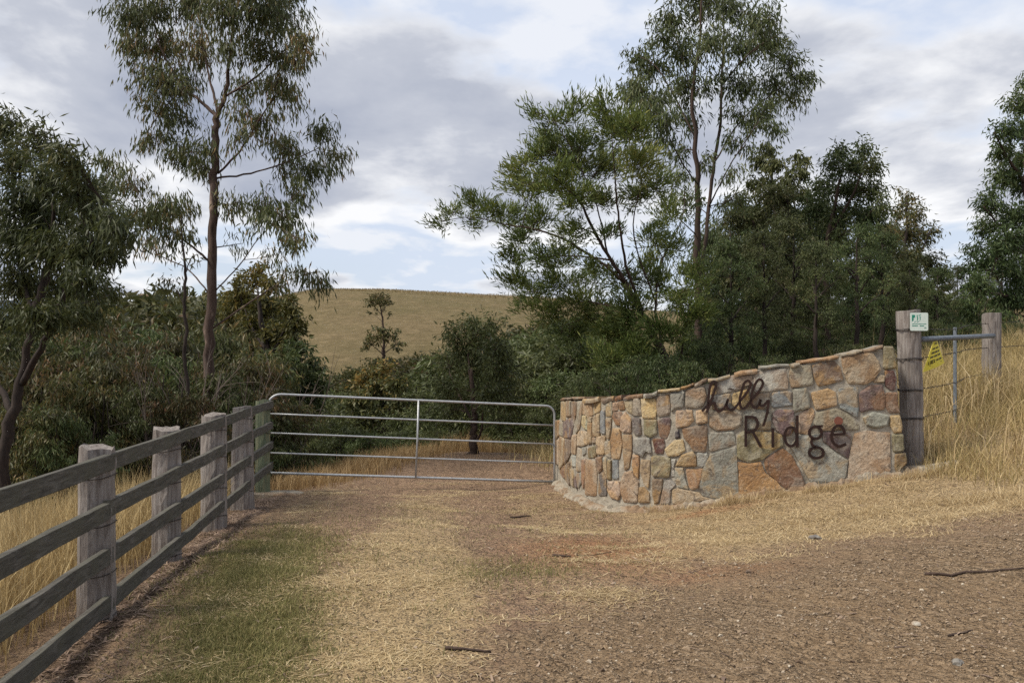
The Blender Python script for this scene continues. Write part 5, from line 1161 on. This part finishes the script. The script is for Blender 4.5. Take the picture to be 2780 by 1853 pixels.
# rank grass along the track beyond the gate
f = lambda x, y: np.maximum(np.exp(-((x-np.interp(y, [14, 17, 19.5, 22], [-3.75, -3.2, -2.3, -1.6]))/0.7)**2), 0.9*smooth01(20.3, 21.0, y+.25*np.sin(x*3)))*smooth01(24.5, 22.5, y)*smooth01(-4.6, -3.6, x)*smooth01(4, 2.5, x)
x, y = sample(15000, -5, 4, 14.3, 24.5, f, 3)
blades('russet_grass', x, y, 0.42*(0.5+0.9*vnoise(x*1.1, y*1.1, 23)), 0.5, 0.011, M_GRASS_RED, 'russet dry grass edging the track beyond the gate', seed=4)
f = lambda x, y: np.exp(-((x-1.5)/0.8)**2)*smooth01(15.2, 16.5, y)*smooth01(23, 21, y)
x, y = sample(6000, -0.2, 4, 15, 23, f, 33)
blades('pale_grass', x, y, 0.38*(0.5+0.9*vnoise(x*1.1, y*1.1, 24)), 0.45, 0.011, M_GRASS_BANK, 'pale dry grass beside the small tree beyond the gate', seed=34)
# bank on the right
f = lambda x, y: smooth01(4.5, 4.9, x+0.12*np.sin(y*5))*smooth01(0.405, 0.45, x/y)*smooth01(9.2, 10.7, y+.1*np.sin(x*4))*(0.35+vnoise(x*1.6, y*1.6, 25))*smooth01(20, 17, y)
x, y = sample(42000, 4.4, 12, 9.0, 20, f, 5)
blades('bank_grass', x, y, (0.24+0.36*smooth01(11.3, 13.4, y)+0.16*smooth01(5.6, 6.6, x))*(0.5+0.95*vnoise(x*1.2, y*1.2, 26)), 0.75, 0.009, M_GRASS_BANK, 'tall dry grass covering the bank right of the wall', seed=6)
f = lambda x, y: smooth01(4.6, 4.9, x)*smooth01(0.41, 0.44, x/y)*(vnoise(x*1.7, y*1.7, 45)**3)*smooth01(17, 14, y)
x, y = sample(1900, 4.5, 9.5, 10.3, 17, f, 46)
blades('straw_clumps', x, y, 0.85*(0.45+0.8*vnoise(x*2, y*2, 47)), 0.9, 0.011, M_GRASS_STRAW, 'ragged pale straw clumps around the wire fence posts', seed=48, tint_mu=.55, curve=.6)
# grass behind the wall, tips show over the capping
f = lambda x, y: smooth01(0.30, 0.5, y-np.interp(x, WP[:, 0], WP[:, 1])-0.0)*smooth01(2.1, 2.6, x)*smooth01(12.6, 11.8, y)
x, y = sample(1500, 2.0, 4.9, 10.9, 14.5, f, 7)
blades('seeding_grass', x, y, 1.25*(0.5+0.7*vnoise(x*2, y*2, 27)), 0.22, 0.007, M_GRASS_GOLD, 'seeding dry grass growing behind the stone wall', seed=8)
# verge below the wall: straw and short dry grass
ex = lambda x: np.interp(x, EDGE_X, EDGE_Y)
f = lambda x, y: smooth01(0.0, 0.7, y-ex(x)+.3*(vnoise(x*2, y*2, 28)-.5))*smooth01(0.6, 1.8, x)*smooth01(0.25, 0.42, np.interp(x, WP[:, 0], WP[:, 1])-y-np.where(x > 4.6, -3, 0))*(0.05+1.5*vnoise(x*2.1, y*2.4, 29)**2.6)*(1-.8*np.exp(-(((x-.75)/.75)**2+((y-8.3)/1.0)**2)))
x, y = sample(19000, 0.6, 9.5, 6.6, 10.9, f, 9)
blades('dry_verge_grass', x, y, (0.065+0.11*smooth01(3.0, 5.8, x))*(0.5+0.9*vnoise(x*3, y*3, 30)), 2.2, 0.007, M_GRASS_STRAW, 'short straw coloured grass on the verge below the wall', seed=10, tint_mu=.55)
x, y = sample(16000, 0.6, 8.0, 6.6, 10.9, f, 39)
blades('verge_straw', x, y, np.full(len(x), 0.12), 1, 0.007, M_GRASS_STRAW, 'loose flattened straw on the verge below the wall', seed=40, flat=0.5, zoff=0.012, tint_mu=.6)
f = lambda x, y: np.exp(-((np.interp(x, WP[:, 0], WP[:, 1])-0.17-y)/0.07)**2)*smooth01(1.5, 2.0, x)*(vnoise(x*5, y*2, 41)**1.5)*smooth01(5.2, 4.8, x)
x, y = sample(2600, 1.4, 5.2, 10.1, 11.3, f, 43)
blades('wall_foot_grass', x, y, 0.13*(0.4+vnoise(x*4, y*4, 42)), 0.7, 0.006, M_GRASS_STRAW, 'tufts of dry grass along the foot of the stone wall', seed=44, tint_mu=.6)
# straw lying on the driveway
f = lambda x, y: (0.10+zones(x, y)[3]*1.1)*(0.04+vnoise(x*1.5, y*3.4, 31)**3*2.2)*smooth01(0.35, 0.8, x-fence_x(y))*smooth01(0.2, -0.3, zones(x, y)[1]-.6)
x, y = sample(26000, -3.6, 1.4, 3.8, 15.0, f, 11)
blades('straw_litter', x, y, np.full(len(x), 0.11), 1, 0.007, M_GRASS_STRAW, 'flattened straw lying on the dirt driveway', seed=12, flat=0.25, zoff=0.012, tint_mu=.62)
# greener short grass by the fence
f = lambda x, y: (zones(x, y)[0]**1.3)*(0.25+vnoise(x*2.5, y*2.5, 32))+0.02*smooth01(.4, .8, x-fence_x(y))*smooth01(.3, 0, zones(x, y)[1])
x, y = sample(44000, -3.2, 1.2, 3.6, 12, f, 13)
blades('short_grass', x, y, 0.055*(0.5+vnoise(x*3, y*3, 33)), 0.9, 0.006, M_GRASS_GREEN, 'short greenish grass beside the rail fence', seed=14, tint_mu=.45, tint_sd=.25)
# russet leaf litter under the fence
f = lambda x, y: np.exp(-((x-fence_x(y)-0.03)/0.18)**2)*smooth01(14.5, 13.3, y)*(.3+vnoise(x*3, y*3, 34))
x, y = sample(5500, -4.2, -1.2, 3.2, 14.3, f, 15)
blades('leaf_litter', x, y, np.full(len(x), 0.10), 1, 0.013, M_LITTER, 'brown gum leaf litter heaped under the rail fence', cat='leaf litter', seed=16, flat=0.45, zoff=0.015)
f = lambda x, y: .4+vnoise(x*1.5, y*1.5, 35)
x, y = sample(900, -2.6, 5, 3.8, 13, f, 17)
blades('fallen_leaves', x, y, np.full(len(x), 0.085), 1, 0.018, M_LITTER, 'scattered fallen gum leaves over the driveway', cat='fallen leaves', seed=18, flat=0.3, zoff=0.014, tint_mu=.6, tint_sd=.3)
# pebbles
def pebbles(n, seed):
    rr = np.random.default_rng(seed)
    f = lambda x, y: zones(x, y)[1]*.95*(.3+vnoise(x*1.8, y*1.8, 36))+0.05
    x, y = sample(n, -2.4, 7.5, 3.6, 9.5, f, seed); r = np.clip(rr.lognormal(math.log(.0052), .5, n), .0025, .022)
    base = np.array([(1,0,0),(-.5,.87,0),(-.5,-.87,0),(.3,.5,.62),(.3,-.5,.62),(-.62,0,.62)], float)
    co = base[None]*(1+rr.normal(0, .18, (n, 6, 1))); a = rr.uniform(0, 6.28, n); c, s = np.cos(a)[:, None], np.sin(a)[:, None]
    st = rr.uniform(.7, 1.4, (n, 1)); X = co[..., 0]*st; Y = co[..., 1]
    co = np.stack([(X*c-Y*s)*r[:, None]+x[:, None], (X*s+Y*c)*r[:, None]+y[:, None], co[..., 2]*r[:, None]*.9+(ground_h(x, y)+.001)[:, None]], -1).reshape(-1, 3)
    t = np.array([(0,1,3),(1,5,3),(1,2,5),(2,4,5),(2,0,4),(0,3,4),(3,5,4)]); tri = (np.arange(n)[:, None, None]*6+t[None]).reshape(-1, 3)
    o = link('gravel', np_mesh('gravel', co, tri, 3, np.repeat(np.clip(rr.normal(.5, .25, n), 0, 1), 6)), None, M_PEBBLE)
    tag(o, 'loose gravel scattered over the road in the foreground', 'gravel', kind='stuff')
pebbles(38000, 19)
# fallen sticks
def stick(pa, pb, r, label, seed):
    rr = np.random.default_rng(seed)
    def gp_(px, py):
        v = (HZ-py)/F_PX; d = 7.0
        for _ in range(30): d = (gh((px-CX)/F_PX*d, d)-CAM_Z)/v
        return np.array(((px-CX)/F_PX*d, d, gh((px-CX)/F_PX*d, d)+r*.9))
    a, b = gp_(*pa), gp_(*pb); t = np.linspace(0, 1, 9)[:, None]; P = a*(1-t)+b*t; L_ = np.linalg.norm(b-a)
    P[1:-1, :2] += rr.normal(0, .025, (7, 2))*L_; P[:, 2] = [gh(p[0], p[1])+r*.9 for p in P]
    mid = P.mean(0); o = link('stick', tube_mesh('stick', P-mid, np.linspace(r, r*.5, 9)*(1+rr.normal(0, .1, 9)), 6, .08), None, M_BARK); o.location = tuple(mid)
    tag(o, label, 'stick', 'fallen sticks on the ground')
stick((1207,1762), (1333,1772), .011, 'straight brown stick on the driveway dirt', 1)
stick((2510,1560), (2790,1543), .010, 'long thin crooked stick lying across the gravel', 2)
stick((1385,1406), (1440,1402), .014, 'short dark stick on the driveway near the gate', 3)
stick((1500,1510), (1550,1513), .014, 'stubby pale brown stick beside the red soil patch', 4)
stick((1565,1506), (1660,1500), .006, 'thin twig on the red soil patch below the wall', 5)
stick((2575,1728), (2640,1712), .008, 'small twig on the gravel beside the pale pebbles', 6)

rr_ = np.random.default_rng(55); x = rr_.uniform(-75, 45, 9000); y = rr_.uniform(205, 237, 9000)
blades('hill_grass', x, y, 0.15+0.45*vnoise(x*.25, y*.25, 57)**2, 0.8, 0.16, M_GRASS_HILL, 'ragged dry grass along the crest of the far hill', seed=56)
def rock(px, py, size, label, seed, colr):
    rr = np.random.default_rng(seed); v = (HZ-py)/F_PX; d = 8.0
    for _ in range(30): d = (gh((px-CX)/F_PX*d, d)-CAM_Z)/v
    X = (px-CX)/F_PX*d; bm = bmesh.new(); bmesh.ops.create_icosphere(bm, subdivisions=2, radius=1)
    for v_ in bm.verts: v_.co *= 1+0.16*rr.normal(); v_.co.z *= 0.6
    for v_ in bm.verts: v_.co *= size
    me = bpy.data.meshes.new('rock'); bm.to_mesh(me); bm.free(); o = link('rock', me, None, M_STONE); o.location = (X, d, gh(X, d)+size*.15); o.color = (*colr, 1)
    tag(o, label, 'rock', 'loose rocks on the verge and road')
rock(2212, 1463, .055, 'grey rock half buried in the dry verge below the wall', 1, (.16, .15, .145))
rock(2035, 1553, .028, 'small black rock at the edge of the gravel below the wall', 2, (.05, .045, .04))
rock(2285, 1678, .022, 'small pale pebble alone on the brown gravel', 3, (.42, .37, .30))
rock(2600, 1800, .03, 'dark grey rock in the coarse gravel beside the road edge', 4, (.13, .12, .115))
rock(2488, 1695, .026, 'pale round pebble beside the small twig on the gravel', 5, (.46, .42, .35))
